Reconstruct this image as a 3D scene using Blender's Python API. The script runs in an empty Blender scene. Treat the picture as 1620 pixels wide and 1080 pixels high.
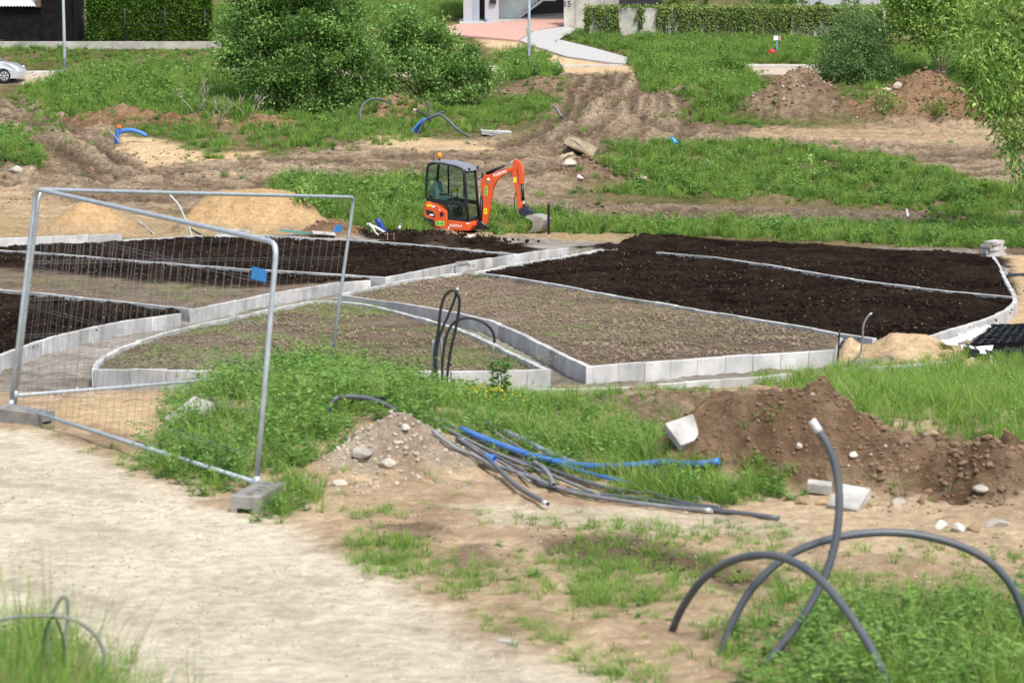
import bpy, bmesh, math, random
import numpy as np
from mathutils import Vector, Matrix, Euler

R = math.radians
random.seed(7)
rng = np.random.default_rng(7)
SC = bpy.context.scene
COL = SC.collection

# ------------------------------------------------------------------ camera, sky, sun, exposure
CZ = 9.0                                   # eye height above the site datum
PITCH = math.atan(560 / 3825)
cam_d = bpy.data.cameras.new('camera')
cam = bpy.data.objects.new('camera', cam_d)
COL.objects.link(cam)
cam.location = (0, 0, CZ)
cam.rotation_euler = (math.pi / 2 - PITCH, 0, 0)
cam_d.lens = 85
cam_d.sensor_width = 36
cam_d.clip_start = 0.5
cam_d.clip_end = 2000
cam_d.dof.use_dof = True
cam_d.dof.focus_distance = 76
cam_d.dof.aperture_fstop = 4.8
SC.camera = cam

SUN_EL, SUN_AZ = R(56), R(150)             # azimuth clockwise from +Y (north): behind the camera, to the right
world = bpy.data.worlds.new('World')
SC.world = world
world.use_nodes = True
wn = world.node_tree
sky = wn.nodes.new('ShaderNodeTexSky')
sky.sky_type = 'NISHITA'
sky.sun_disc = False
sky.sun_elevation = SUN_EL
sky.sun_rotation = SUN_AZ
sky.air_density = 1.0
sky.dust_density = 2.5
sky.ozone_density = 1.0
wn.nodes['Background'].inputs['Strength'].default_value = 0.15
hsv = wn.nodes.new('ShaderNodeHueSaturation'); hsv.inputs['Saturation'].default_value = 0.55   # thin high cloud
wn.links.new(sky.outputs[0], hsv.inputs['Color'])
wn.links.new(hsv.outputs[0], wn.nodes['Background'].inputs['Color'])
sun_d = bpy.data.lights.new('sun', 'SUN')
sun_d.energy = 2.4
sun_d.angle = R(11)
sun_d.color = (1.0, 0.95, 0.87)
sun = bpy.data.objects.new('sun', sun_d)
COL.objects.link(sun)
sdir = Vector((math.sin(SUN_AZ) * math.cos(SUN_EL), math.cos(SUN_AZ) * math.cos(SUN_EL), math.sin(SUN_EL)))
sun.rotation_euler = sdir.to_track_quat('Z', 'Y').to_euler()
sun.location = (0, 0, 60)
SC.view_settings.view_transform = 'Standard'
SC.view_settings.look = 'None'
SC.view_settings.gamma = 1
SC.view_settings.use_curve_mapping = False
SC.view_settings.exposure = 0.75
SC.cycles.max_bounces = 6
SC.cycles.transparent_max_bounces = 8

# ------------------------------------------------------------------ noise
def _hash(ix, iy, seed):
    h = (ix.astype(np.int64) * 374761393 + iy.astype(np.int64) * 668265263 + seed * 974634777) & 0xFFFFFFFF
    h = ((h ^ (h >> 13)) * 1274126177) & 0xFFFFFFFF
    h = h ^ (h >> 16)
    return (h & 0xFFFF) / 65535.0

def vnoise(x, y, seed=0):
    xi = np.floor(x); yi = np.floor(y)
    fx = x - xi; fy = y - yi
    fx = fx * fx * (3 - 2 * fx); fy = fy * fy * (3 - 2 * fy)
    a = _hash(xi, yi, seed); b = _hash(xi + 1, yi, seed)
    c = _hash(xi, yi + 1, seed); d = _hash(xi + 1, yi + 1, seed)
    return (a + (b - a) * fx) * (1 - fy) + (c + (d - c) * fx) * fy

def fbm(x, y, seed=0, octv=4, gain=0.5):
    """-1..1"""
    t = 0; amp = 1; tot = 0
    for o in range(octv):
        t = t + amp * (vnoise(x, y, seed + o * 17) * 2 - 1)
        tot += amp; amp *= gain; x = x * 2.03 + 5.3; y = y * 2.03 + 1.7
    return t / tot

def sstep(a, b, x):
    t = np.clip((x - a) / (b - a), 0, 1)
    return t * t * (3 - 2 * t)

# ------------------------------------------------------------------ survey: the site's long profile, and plan points
FPX = 1620 * 85 / 36
_cp, _sp = math.cos(PITCH), math.sin(PITCH)
_tab = [(1080, 300), (900, 240), (770, 200), (650, 165), (610, 124), (500, 87), (400, 57.5), (365, 49), (300, 43.8),
        (230, 39.5), (132, 33), (100, 31), (60, 28.6), (20, 26.6)]
_Y = []; _Z = []
for yy, s in _tab:
    D = FPX / s; v = (yy - 540) / FPX
    _Y.append(D * (_cp - v * _sp)); _Z.append(CZ - D * (_sp + v * _cp))
_Y = np.array([-50, 0.0, 6] + _Y + [165, 200, 300, 900])
_Z = np.array([7.3, 7.3, 6.3] + _Z + [_Z[-1] + 1.2, _Z[-1] + 3, _Z[-1] + 4, _Z[-1] + 4])
_gy = np.arange(-20, 400, 0.2)
_gz = np.interp(_gy, _Y, _Z)
_k = np.hanning(17); _k /= _k.sum()
_gz = np.convolve(np.pad(_gz, 8, mode='edge'), _k, mode='valid')

def prof(y):
    return np.interp(y, _gy, _gz)

def ray(px, py):
    """direction through a surveyed sight line, scaled so that its Y component is 1"""
    u = (px - 810) / FPX; v = (py - 540) / FPX
    d = np.array([u, _cp - v * _sp, -_sp - v * _cp])
    return d / d[1]

MOUNDS = []
def H(x, y):
    z = prof(y)
    for (cx, cy, rx, ry, h, flat, sd) in MOUNDS:
        dx = (x - cx) / rx; dy = (y - cy) / ry
        r = np.sqrt(dx * dx + dy * dy)
        if np.ndim(r):
            m = r < 1.35
            if not m.any(): continue
            rr = np.sqrt((r[m] * (1 + 0.34 * fbm(x[m] * 1.6 / rx, y[m] * 1.6 / rx, sd, 4))) ** 2 + .045) - .17
            t = np.clip((1 - rr) / (1 - flat), 0, 1)
            z = np.array(z); z[m] = z[m] + h * (t * (0.65 + 0.35 * t) * (1 if flat else 1))
        elif r < 1.35:
            rr = math.sqrt((r * (1 + 0.34 * float(fbm(np.array([x * 1.6 / rx]), np.array([y * 1.6 / rx]), sd, 4)[0]))) ** 2 + .045) - .17
            t = min(max((1 - rr) / (1 - flat), 0), 1)
            z = z + h * t * (0.65 + 0.35 * t)
    return z

_ts = np.concatenate([np.arange(4, 40, 0.04), np.arange(40, 260, 0.08)])
def G(px, py, lift=0.0, mounds=True):
    """the ground point of a surveyed mark"""
    d = ray(px, py)
    X = d[0] * _ts; Zr = CZ + d[2] * _ts
    Hh = (H(X, _ts) if mounds else prof(_ts)) + lift
    below = np.nonzero(Zr < Hh)[0]
    i = below[0] if len(below) else len(_ts) - 1
    i = max(i, 1)
    a0 = Zr[i - 1] - Hh[i - 1]; a1 = Zr[i] - Hh[i]
    f = a0 / (a0 - a1) if a0 != a1 else 0
    t = _ts[i - 1] + (_ts[i] - _ts[i - 1]) * min(max(f, 0), 1)
    return Vector((d[0] * t, t, CZ + d[2] * t))

def AT(px, py, Y):
    d = ray(px, py)
    return Vector((d[0] * Y, Y, CZ + d[2] * Y))

def PPM(P):
    """marks per metre at a point"""
    return FPX / ((P[1]) * _cp - (P[2] - CZ) * _sp)

def mound(px, py, rx, ry, h, flat=0.0):
    c = G(px, py, 0, False)
    MOUNDS.append((c.x, c.y, rx, ry, h, flat, len(MOUNDS) * 31 + 5))
    return (c.x, c.y)

MD = {}
MD['spoil'] = mound(1205, 740, 1.0, .9, 0.60, .32)
MD['spoil2'] = mound(1345, 758, 0.8, 0.6, 0.26)
MD['spoil3'] = mound(1480, 768, 0.75, 0.55, 0.28)
MD['spoil4'] = mound(1600, 778, 0.6, 0.55, 0.42)
MD['rubble'] = mound(628, 738, 0.72, 0.55, 0.46)
mound(975, 650, 0.8, 0.6, 0.16)
mound(1090, 650, 0.6, 0.5, 0.14)
MD['sand_a'] = mound(400, 366, 2.55, 1.9, 1.28, 0.38)
MD['sand_b'] = mound(140, 368, 1.65, 1.4, 1.0, 0.1)
MD['dirt_a'] = mound(525, 374, 1.3, 1.0, 0.6)
MD['dirt_b'] = mound(690, 374, 1.5, 0.8, 0.24)
mound(800, 381, 1.6, 0.7, 0.18)
MOUNDS.append((*G(714, 363, 0, False).xy, 1.9, 1.3, -.42, .55, 3))      # hollow the machine stands in
MD['sand_c'] = mound(1432, 574, 0.98, 0.75, 0.42, 0.15)
MD['sand_d'] = mound(1343, 573, 0.26, 0.3, 0.30)
MD['spoil_far'] = mound(932, 288, 2.1, 1.5, 1.0)
mound(865, 300, 1.6, 1.2, 0.5)
MD['heap_a'] = mound(1265, 185, 2.7, 2.0, 2.1, 0.05)
MD['heap_b'] = mound(1440, 188, 3.0, 2.0, 1.7, 0.1)
MD['heap_c'] = mound(1545, 190, 2.6, 2.0, 1.2, 0.1)
MD['red_a'] = mound(625, 186, 2.8, 1.4, 1.0)
MD['red_b'] = mound(380, 196, 3.0, 1.3, 0.5)
MD['bank_l'] = mound(200, 196, 3.2, 1.5, 0.8)
MD['bank'] = mound(855, 150, 2.4, 1.5, 0.9)
mound(1090, 170, 3.4, 2.2, 1.0)
mound(1230, 318, 1.5, 0.8, 0.3); mound(1390, 300, 1.5, 0.8, 0.35); mound(1500, 330, 1.6, 0.8, 0.4)
mound(1300, 268, 1.6, 0.8, 0.4); mound(1450, 288, 1.3, 0.8, 0.35); mound(1570, 320, 1.2, 0.8, 0.5)
mound(20, 270, 2.2, 2.0, 0.8)
MD['dark_a'] = mound(690, 388, 2.8, 0.9, 0.30)
MD['dark_b'] = mound(1030, 392, 2.2, 1.3, 0.16)
mound(1150, 1012, 0.35, 0.3, 0.08)
mound(960, 1000, 0.3, 0.3, 0.05)

def wpoly(pts, lift=0.0, mounds=False):
    """a plan polygon from surveyed marks"""
    return np.array([[*G(a, b, lift, mounds).xy] for a, b in pts])

def sdpoly(X, Y, poly):
    d = np.full(X.shape, 1e9); inside = np.zeros(X.shape, bool)
    n = len(poly)
    for i in range(n):
        ax, ay = poly[i]; bx, by = poly[(i + 1) % n]
        ex, ey = bx - ax, by - ay
        wx, wy = X - ax, Y - ay
        t = np.clip((wx * ex + wy * ey) / (ex * ex + ey * ey + 1e-12), 0, 1)
        d = np.minimum(d, (wx - ex * t) ** 2 + (wy - ey * t) ** 2)
        c = ((ay > Y) != (by > Y))
        with np.errstate(divide='ignore', invalid='ignore'):
            xi = ax + (Y - ay) * ex / (ey if ey != 0 else 1e-12)
        inside ^= c & (X < xi)
    d = np.sqrt(d)
    return np.where(inside, -d, d)

# ------------------------------------------------------------------ the ground's zones
C = dict(path=((.585, .52, .41), (.48, .415, .32)), sandy=((.51, .39, .26), (.33, .235, .152)),
         churn=((.185, .132, .09), (.455, .355, .245)), churnd=((.14, .105, .078), (.34, .265, .19)),
         dark=((.013, .0088, .007), (.046, .032, .025)), cement=((.36, .33, .29), (.20, .175, .145)),
         sand=((.56, .42, .26), (.44, .315, .19)), pile=((.47, .325, .175), (.42, .28, .145)),
         red=((.22, .13, .072), (.34, .225, .135)), spoil=((.19, .122, .076), (.31, .218, .142)),
         rubble=((.43, .355, .27), (.29, .215, .15)), turf=((.09, .105, .035), (.21, .165, .09)),
         street=((.48, .40, .32), (.42, .34, .27)), greyheap=((.33, .245, .165), (.18, .125, .082)),
         darksoil=((.12, .085, .06), (.24, .175, .12)))
ZONES = []   # polygon, softness m, raggedness m, colours, roughness m, rut angle or None
def zone(pts, soft, rag, key, rough=0.0, rut=None, fill=1.0):
    ZONES.append((wpoly(pts), soft, rag, C[key], rough, rut, fill))
def zcirc(name, k, key, rough, soft=0.3):
    for (cx, cy, rx, ry, h, fl, sd) in MOUNDS:
        if (cx, cy) == MD[name]:
            a = np.linspace(0, 2 * np.pi, 25)[:-1]
            ZONES.append((np.stack([cx + np.cos(a) * rx * k, cy + np.sin(a) * ry * k], 1), soft, soft * 0.8, C[key], rough, None, 1.0))

zone([(-520, 215), (150, 205), (300, 245), (430, 250), (560, 215), (720, 225), (870, 205), (895, 110), (1040, 106), (1070, 170), (1120, 197), (1300, 205),
      (1480, 192), (2150, 188), (2150, 335), (1570, 300), (1430, 250), (1200, 224), (960, 224), (915, 290), (900, 335), (760, 325), (670, 300), (430, 292),
      (380, 325), (200, 345), (-520, 345)], 0.8, 1.2, 'churn', 0.16, 0.03)
zone([(850, 322), (1000, 322), (1300, 332), (2150, 342), (2150, 372), (1300, 358), (1000, 353), (850, 352)], 0.6, 1.0, 'churnd', 0.18, 0.0)
zone([(-520, 130), (60, 160), (150, 190), (255, 282), (120, 305), (60, 240), (-520, 170)], 0.6, 0.8, 'churn', 0.18, -1.0)
zone([(895, 112), (1040, 106), (1065, 170), (1120, 215), (840, 238), (880, 180)], 0.7, 0.8, 'churn', 0.20, 1.45)
zone([(1180, 203), (1400, 200), (2150, 195), (2150, 240), (1400, 228), (1180, 218)], 0.8, 0.9, 'sand', 0.07, 0.0, 0.6)
zone([(190, 213), (260, 222), (320, 242), (420, 240), (380, 252), (230, 266), (185, 235)], 0.4, 0.6, 'sand', 0.05)
zone([(555, 208), (640, 217), (760, 224), (800, 240), (600, 237)], 0.5, 0.8, 'sand', 0.05, 0.0, 0.85)
zone([(-520, 285), (60, 300), (130, 320), (300, 345), (520, 362), (900, 368), (1010, 355), (1000, 402), (560, 402), (-520, 402)], 0.7, 0.8, 'sand', 0.07, 0.0, 0.65)
zone([(-520, 402), (560, 372), (1000, 384), (1620, 396), (2150, 470), (2150, 560), (1480, 590), (1000, 617), (560, 622), (-520, 668)], 0.2, 0.15, 'cement', 0.05)
zone([(1500, 560), (1590, 500), (1612, 470), (1575, 405), (2150, 400), (2150, 565)], 0.2, 0.2, 'sand', 0.04)
zone([(-520, 640), (60, 618), (560, 614), (1000, 611), (1250, 592), (1480, 575), (2150, 560), (2150, 1400), (-520, 1400)], 0.12, 0.2, 'sandy', 0.035)
zone([(30, 655), (130, 622), (280, 622), (280, 650), (240, 700), (110, 670)], 0.2, 0.2, 'sand', 0.03)
zone([(860, 612), (1060, 612), (1180, 622), (1090, 690), (960, 690), (860, 650)], 0.2, 0.3, 'churn', 0.07)
zone([(1200, 720), (1400, 770), (2150, 800), (2150, 700), (1400, 680), (1280, 640), (1180, 615)], 0.2, 0.25, 'spoil', 0.06)
zone([(-520, 665), (60, 682), (200, 742), (330, 800), (450, 835), (560, 885), (640, 940), (730, 990), (830, 1030), (950, 1075), (1100, 1110), (1200, 1400), (-520, 1400)],
     0.28, 0.20, 'path', 0.008)
zone([(840, 850), (1000, 845), (1080, 868), (1220, 905), (1180, 935), (1050, 895), (900, 888)], 0.15, 0.22, 'darksoil', 0.05)
zone([(595, 832), (680, 824), (720, 845), (640, 862)], 0.1, 0.18, 'darksoil', 0.04)
zone([(690, 870), (760, 860), (800, 900), (720, 900)], 0.1, 0.18, 'darksoil', 0.03, None, .8)
zone([(1290, 1020), (1360, 880), (1480, 885), (1640, 920), (1640, 960), (1450, 950)], 0.2, 0.3, 'spoil', 0.03, None, .35)
zone([(700, 795), (860, 800), (1000, 800), (1240, 825), (1250, 850), (1050, 845), (850, 835), (700, 815)], 0.2, 0.3, 'path', 0.02, None, .6)
for nm, k, key, rgh in (('spoil', 1.0, 'spoil', .09), ('spoil2', 1.0, 'spoil', .10), ('spoil3', 1.0, 'spoil', .12), ('spoil4', 1.0, 'spoil', .14),
                        ('rubble', 1.0, 'rubble', .07), ('sand_a', .97, 'pile', .05), ('sand_b', .97, 'pile', .05), ('dirt_a', .95, 'red', .12),
                        ('dirt_b', .95, 'red', .08), ('sand_c', .97, 'sand', .05), ('sand_d', .97, 'sand', .03), ('spoil_far', 1.0, 'greyheap', .22),
                        ('heap_a', 1.0, 'greyheap', .24), ('heap_b', 1.0, 'red', .26), ('heap_c', .9, 'red', .26), ('red_a', .95, 'red', .12),
                        ('red_b', .9, 'red', .14), ('bank_l', .95, 'red', .2), ('bank', .8, 'greyheap', .12), ('dark_a', 1.0, 'dark', .08), ('dark_b', 1.0, 'dark', .08)):
    zcirc(nm, k, key, rgh, 0.12 if rgh < .1 and nm.startswith(('spoil', 'rub', 'sand_c', 'sand_d')) else 0.25)
zone([(553, 373), (620, 371), (700, 374), (780, 381), (857, 394), (823, 401), (723, 393), (640, 385)], 0.15, 0.2, 'dark', 0.06)
zone([(975, 392), (1000, 375), (1050, 372), (1150, 379), (1300, 387), (1400, 394), (1550, 401), (1600, 410), (1605, 466), (1300, 432), (1040, 398)], 0.2, 0.25, 'dark', 0.05)
zone([(1480, 378), (1540, 376), (1640, 392), (1640, 405), (1560, 400)], .2, .4, 'darksoil', .1)
zone([(-520, 119), (400, 111), (1000, 104), (2150, 100), (2150, 112), (1310, 121), (1000, 113), (400, 128), (-520, 142)], 0.4, 0.4, 'street', 0.02, 0.0)
zone([(755, 62), (820, 66), (900, 92), (990, 103), (1040, 106), (1040, 114), (900, 116), (800, 100)], 0.4, 0.4, 'sand', 0.03)

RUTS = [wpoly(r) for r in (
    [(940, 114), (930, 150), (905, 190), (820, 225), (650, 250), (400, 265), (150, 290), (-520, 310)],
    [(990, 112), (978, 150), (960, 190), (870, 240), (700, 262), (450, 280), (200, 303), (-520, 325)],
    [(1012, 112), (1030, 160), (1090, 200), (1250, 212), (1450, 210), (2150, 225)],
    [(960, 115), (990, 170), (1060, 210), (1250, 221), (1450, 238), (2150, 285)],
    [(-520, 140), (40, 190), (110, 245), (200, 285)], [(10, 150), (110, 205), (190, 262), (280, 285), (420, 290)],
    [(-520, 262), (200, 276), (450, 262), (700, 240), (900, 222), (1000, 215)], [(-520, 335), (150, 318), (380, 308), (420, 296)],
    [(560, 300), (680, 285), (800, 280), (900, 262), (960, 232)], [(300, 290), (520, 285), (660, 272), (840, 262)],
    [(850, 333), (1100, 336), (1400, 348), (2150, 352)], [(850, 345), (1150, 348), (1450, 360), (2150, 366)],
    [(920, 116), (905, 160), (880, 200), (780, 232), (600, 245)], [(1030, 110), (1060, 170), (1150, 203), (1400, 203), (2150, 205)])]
PTRACK = [wpoly(r) for r in ([(-520, 760), (200, 840), (450, 960), (700, 1120)], [(-520, 850), (150, 940), (330, 1040), (420, 1150)], [(-520, 700), (250, 790), (520, 920), (850, 1090)])]
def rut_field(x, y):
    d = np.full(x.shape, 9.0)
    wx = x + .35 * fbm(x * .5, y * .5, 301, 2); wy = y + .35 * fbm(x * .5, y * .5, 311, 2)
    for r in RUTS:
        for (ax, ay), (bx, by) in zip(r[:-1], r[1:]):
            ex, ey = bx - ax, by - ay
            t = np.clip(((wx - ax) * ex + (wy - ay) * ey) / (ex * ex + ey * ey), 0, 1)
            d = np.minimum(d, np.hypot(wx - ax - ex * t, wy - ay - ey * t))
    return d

def surface(X, Y):
    """height and soil colour of the ground at plan points"""
    z = H(X, Y)
    n1 = fbm(X * 0.35, Y * 0.22, 3, 3); n2 = fbm(X * 2.3, Y * 1.6, 11, 4); n3 = fbm(X * 7.1, Y * 6.0, 23, 3)
    rid = 1 - np.abs(fbm(X * 3.0, Y * 2.6, 57, 3)) * 2
    col = np.empty(X.shape + (3,))
    a, b = C['turf']; t = sstep(-.5, .6, n1 * .8 + n2 * .5)[..., None]
    col[:] = np.array(a) * (1 - t) + np.array(b) * t
    rough = np.full(X.shape, 0.10)
    rutz = np.zeros(X.shape)
    for poly, soft, rag, (ca, cb), rgh, rut, fill in ZONES:
        mn = poly.min(0) - soft - rag; mx = poly.max(0) + soft + rag
        m = (X > mn[0]) & (X < mx[0]) & (Y > mn[1]) & (Y < mx[1])
        if not m.any(): continue
        x = X[m]; y = Y[m]
        sd = sdpoly(x, y, poly) + rag * (n2[m] * .9 + n3[m] * .5)
        w = sstep(soft, -soft, sd) * fill
        nn = n1[m] * .5 + n2[m] * .75 + n3[m] * .35
        if rut is not None:
            c, s = math.cos(rut), math.sin(rut)
            u = x * c + y * s; v = -x * s + y * c
            v2 = v + 0.5 * fbm(u * .12, v * .12, 77, 2) * 2
            st = fbm(u * .16, v2 * 1.9, 41, 4, .6)
            nn = nn * .45 + st * 1.1
            rutz[m] = rutz[m] * (1 - w) + w * rgh * st * 1.1
        else:
            rutz[m] = rutz[m] * (1 - w)
        t = sstep(-.62, .62, nn)[:, None]
        cc = np.array(ca) * (1 - t) + np.array(cb) * t
        col[m] = col[m] * (1 - w[:, None]) + cc * w[:, None]
        rough[m] = rough[m] * (1 - w) + rgh * w
    near = (Y < 24) & (X < 2.5)
    if near.any():       # wheel tracks along the sandy path
        x, y = X[near], Y[near]; k = sstep(.03, .014, rough[near])
        for px_ in PTRACK:
            d = np.full(x.shape, 9.0)
            wx = x + .10 * fbm(x * .9, y * .9, 401, 2)
            for (ax, ay), (bx, by) in zip(px_[:-1], px_[1:]):
                ex, ey = bx - ax, by - ay; t = np.clip(((wx - ax) * ex + (y - ay) * ey) / (ex * ex + ey * ey), 0, 1)
                d = np.minimum(d, np.hypot(wx - ax - ex * t, y - ay - ey * t))
            g = np.exp(-(d / .13) ** 2) * k * sstep(-.7, .3, n1[near] + n2[near])
            rutz[near] += -.012 * g + .007 * np.exp(-((d - .24) / .09) ** 2) * k
            col[near] = col[near] * (1 - .16 * g[:, None])
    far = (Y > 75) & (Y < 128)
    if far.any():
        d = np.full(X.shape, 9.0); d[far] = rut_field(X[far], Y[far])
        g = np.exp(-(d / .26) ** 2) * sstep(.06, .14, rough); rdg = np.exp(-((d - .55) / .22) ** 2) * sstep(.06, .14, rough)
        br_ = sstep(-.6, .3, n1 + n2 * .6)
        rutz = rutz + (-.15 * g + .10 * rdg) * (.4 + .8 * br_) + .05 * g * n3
        rut_shade = (g * (.45 + .4 * br_))[..., None]
        col = col * (1 - rut_shade) + np.array((.125, .088, .062)) * rut_shade  # shade of the ruts painted into the grooves, along with damp soil
    surface.rough = rough
    z = z + rough * (n2 * .55 + n3 * .55 + (rid - .5) * .45) + rutz
    return z, col

# ------------------------------------------------------------------ material helpers
def nn(nt, t, **kw):
    n = nt.nodes.new(t)
    for k, v in kw.items():
        if k in n.inputs: n.inputs[k].default_value = v
        else: setattr(n, k, v)
    return n

def mat(name, col, rough=0.7, var=0.15, scale=6.0, bump=0.0, bscale=40.0, metal=0.0, spec=0.4, col2=None, detail=6.0, attr=None, coat=0.0):
    m = bpy.data.materials.new(name); m.use_nodes = True
    nt = m.node_tree; b = nt.nodes['Principled BSDF']
    b.inputs['Roughness'].default_value = rough; b.inputs['Metallic'].default_value = metal
    b.inputs['Specular IOR Level'].default_value = spec
    b.inputs['Coat Weight'].default_value = coat
    tc = nn(nt, 'ShaderNodeTexCoord')
    geo = nn(nt, 'ShaderNodeNewGeometry')
    nz = nn(nt, 'ShaderNodeTexNoise', Scale=scale, Detail=detail, Roughness=0.6)
    nt.links.new(geo.outputs['Position'], nz.inputs['Vector'])
    mp = nn(nt, 'ShaderNodeMapRange'); mp.inputs['From Min'].default_value = .3; mp.inputs['From Max'].default_value = .7
    nt.links.new(nz.outputs['Fac'], mp.inputs['Value'])
    mx = nn(nt, 'ShaderNodeMix', data_type='RGBA')
    c2 = col2 or tuple(c * (1 - var * 1.6) for c in col)
    mx.inputs[6].default_value = (*c2, 1)
    mx.inputs[7].default_value = (*(min(1, c * (1 + var * (0 if col2 else .6))) for c in col), 1)
    nt.links.new(mp.outputs[0], mx.inputs[0])
    out = mx.outputs[2]
    if attr:
        at = nn(nt, 'ShaderNodeAttribute', attribute_name=attr)
        mu = nn(nt, 'ShaderNodeMix', data_type='RGBA', blend_type='MULTIPLY'); mu.inputs[0].default_value = 1
        nt.links.new(out, mu.inputs[6]); nt.links.new(at.outputs['Color'], mu.inputs[7]); out = mu.outputs[2]
    nt.links.new(out, b.inputs['Base Color'])
    if bump:
        bn = nn(nt, 'ShaderNodeTexNoise', Scale=bscale, Detail=5.0, Roughness=.65)
        nt.links.new(geo.outputs['Position'], bn.inputs['Vector'])
        bp = nn(nt, 'ShaderNodeBump', Strength=1.0, Distance=bump)
        nt.links.new(bn.outputs['Fac'], bp.inputs['Height']); nt.links.new(bp.outputs[0], b.inputs['Normal'])
    return m

def leafmat(name, col, col2, trans=0.35, rough=0.55, attr=None, rnd=.7):
    m = bpy.data.materials.new(name); m.use_nodes = True
    nt = m.node_tree; b = nt.nodes['Principled BSDF']; out = nt.nodes['Material Output']
    b.inputs['Roughness'].default_value = rough; b.inputs['Specular IOR Level'].default_value = .16
    oi = nn(nt, 'ShaderNodeObjectInfo')
    mx = nn(nt, 'ShaderNodeMix', data_type='RGBA')
    mx.inputs[6].default_value = (*col, 1); mx.inputs[7].default_value = (*col2, 1)
    if attr:
        at = nn(nt, 'ShaderNodeAttribute', attribute_name=attr)
        sp = nn(nt, 'ShaderNodeSeparateColor'); nt.links.new(at.outputs['Color'], sp.inputs[0])
        ad = nn(nt, 'ShaderNodeMath', operation='ADD', use_clamp=True)
        ml = nn(nt, 'ShaderNodeMath', operation='MULTIPLY_ADD'); ml.inputs[1].default_value = rnd; ml.inputs[2].default_value = -rnd / 2
        nt.links.new(oi.outputs['Random'], ml.inputs[0])
        nt.links.new(sp.outputs[0], ad.inputs[0]); nt.links.new(ml.outputs[0], ad.inputs[1])
        nt.links.new(ad.outputs[0], mx.inputs[0])
    else:
        nt.links.new(oi.outputs['Random'], mx.inputs[0])
    nt.links.new(mx.outputs[2], b.inputs['Base Color'])
    tr = nn(nt, 'ShaderNodeBsdfTranslucent')
    hs = nn(nt, 'ShaderNodeHueSaturation', Saturation=1.15, Value=1.3); nt.links.new(mx.outputs[2], hs.inputs['Color'])
    nt.links.new(hs.outputs[0], tr.inputs['Color'])
    ms = nn(nt, 'ShaderNodeMixShader'); ms.inputs[0].default_value = trans
    nt.links.new(b.outputs[0], ms.inputs[1]); nt.links.new(tr.outputs[0], ms.inputs[2])
    nt.links.new(ms.outputs[0], out.inputs['Surface'])
    return m

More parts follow.
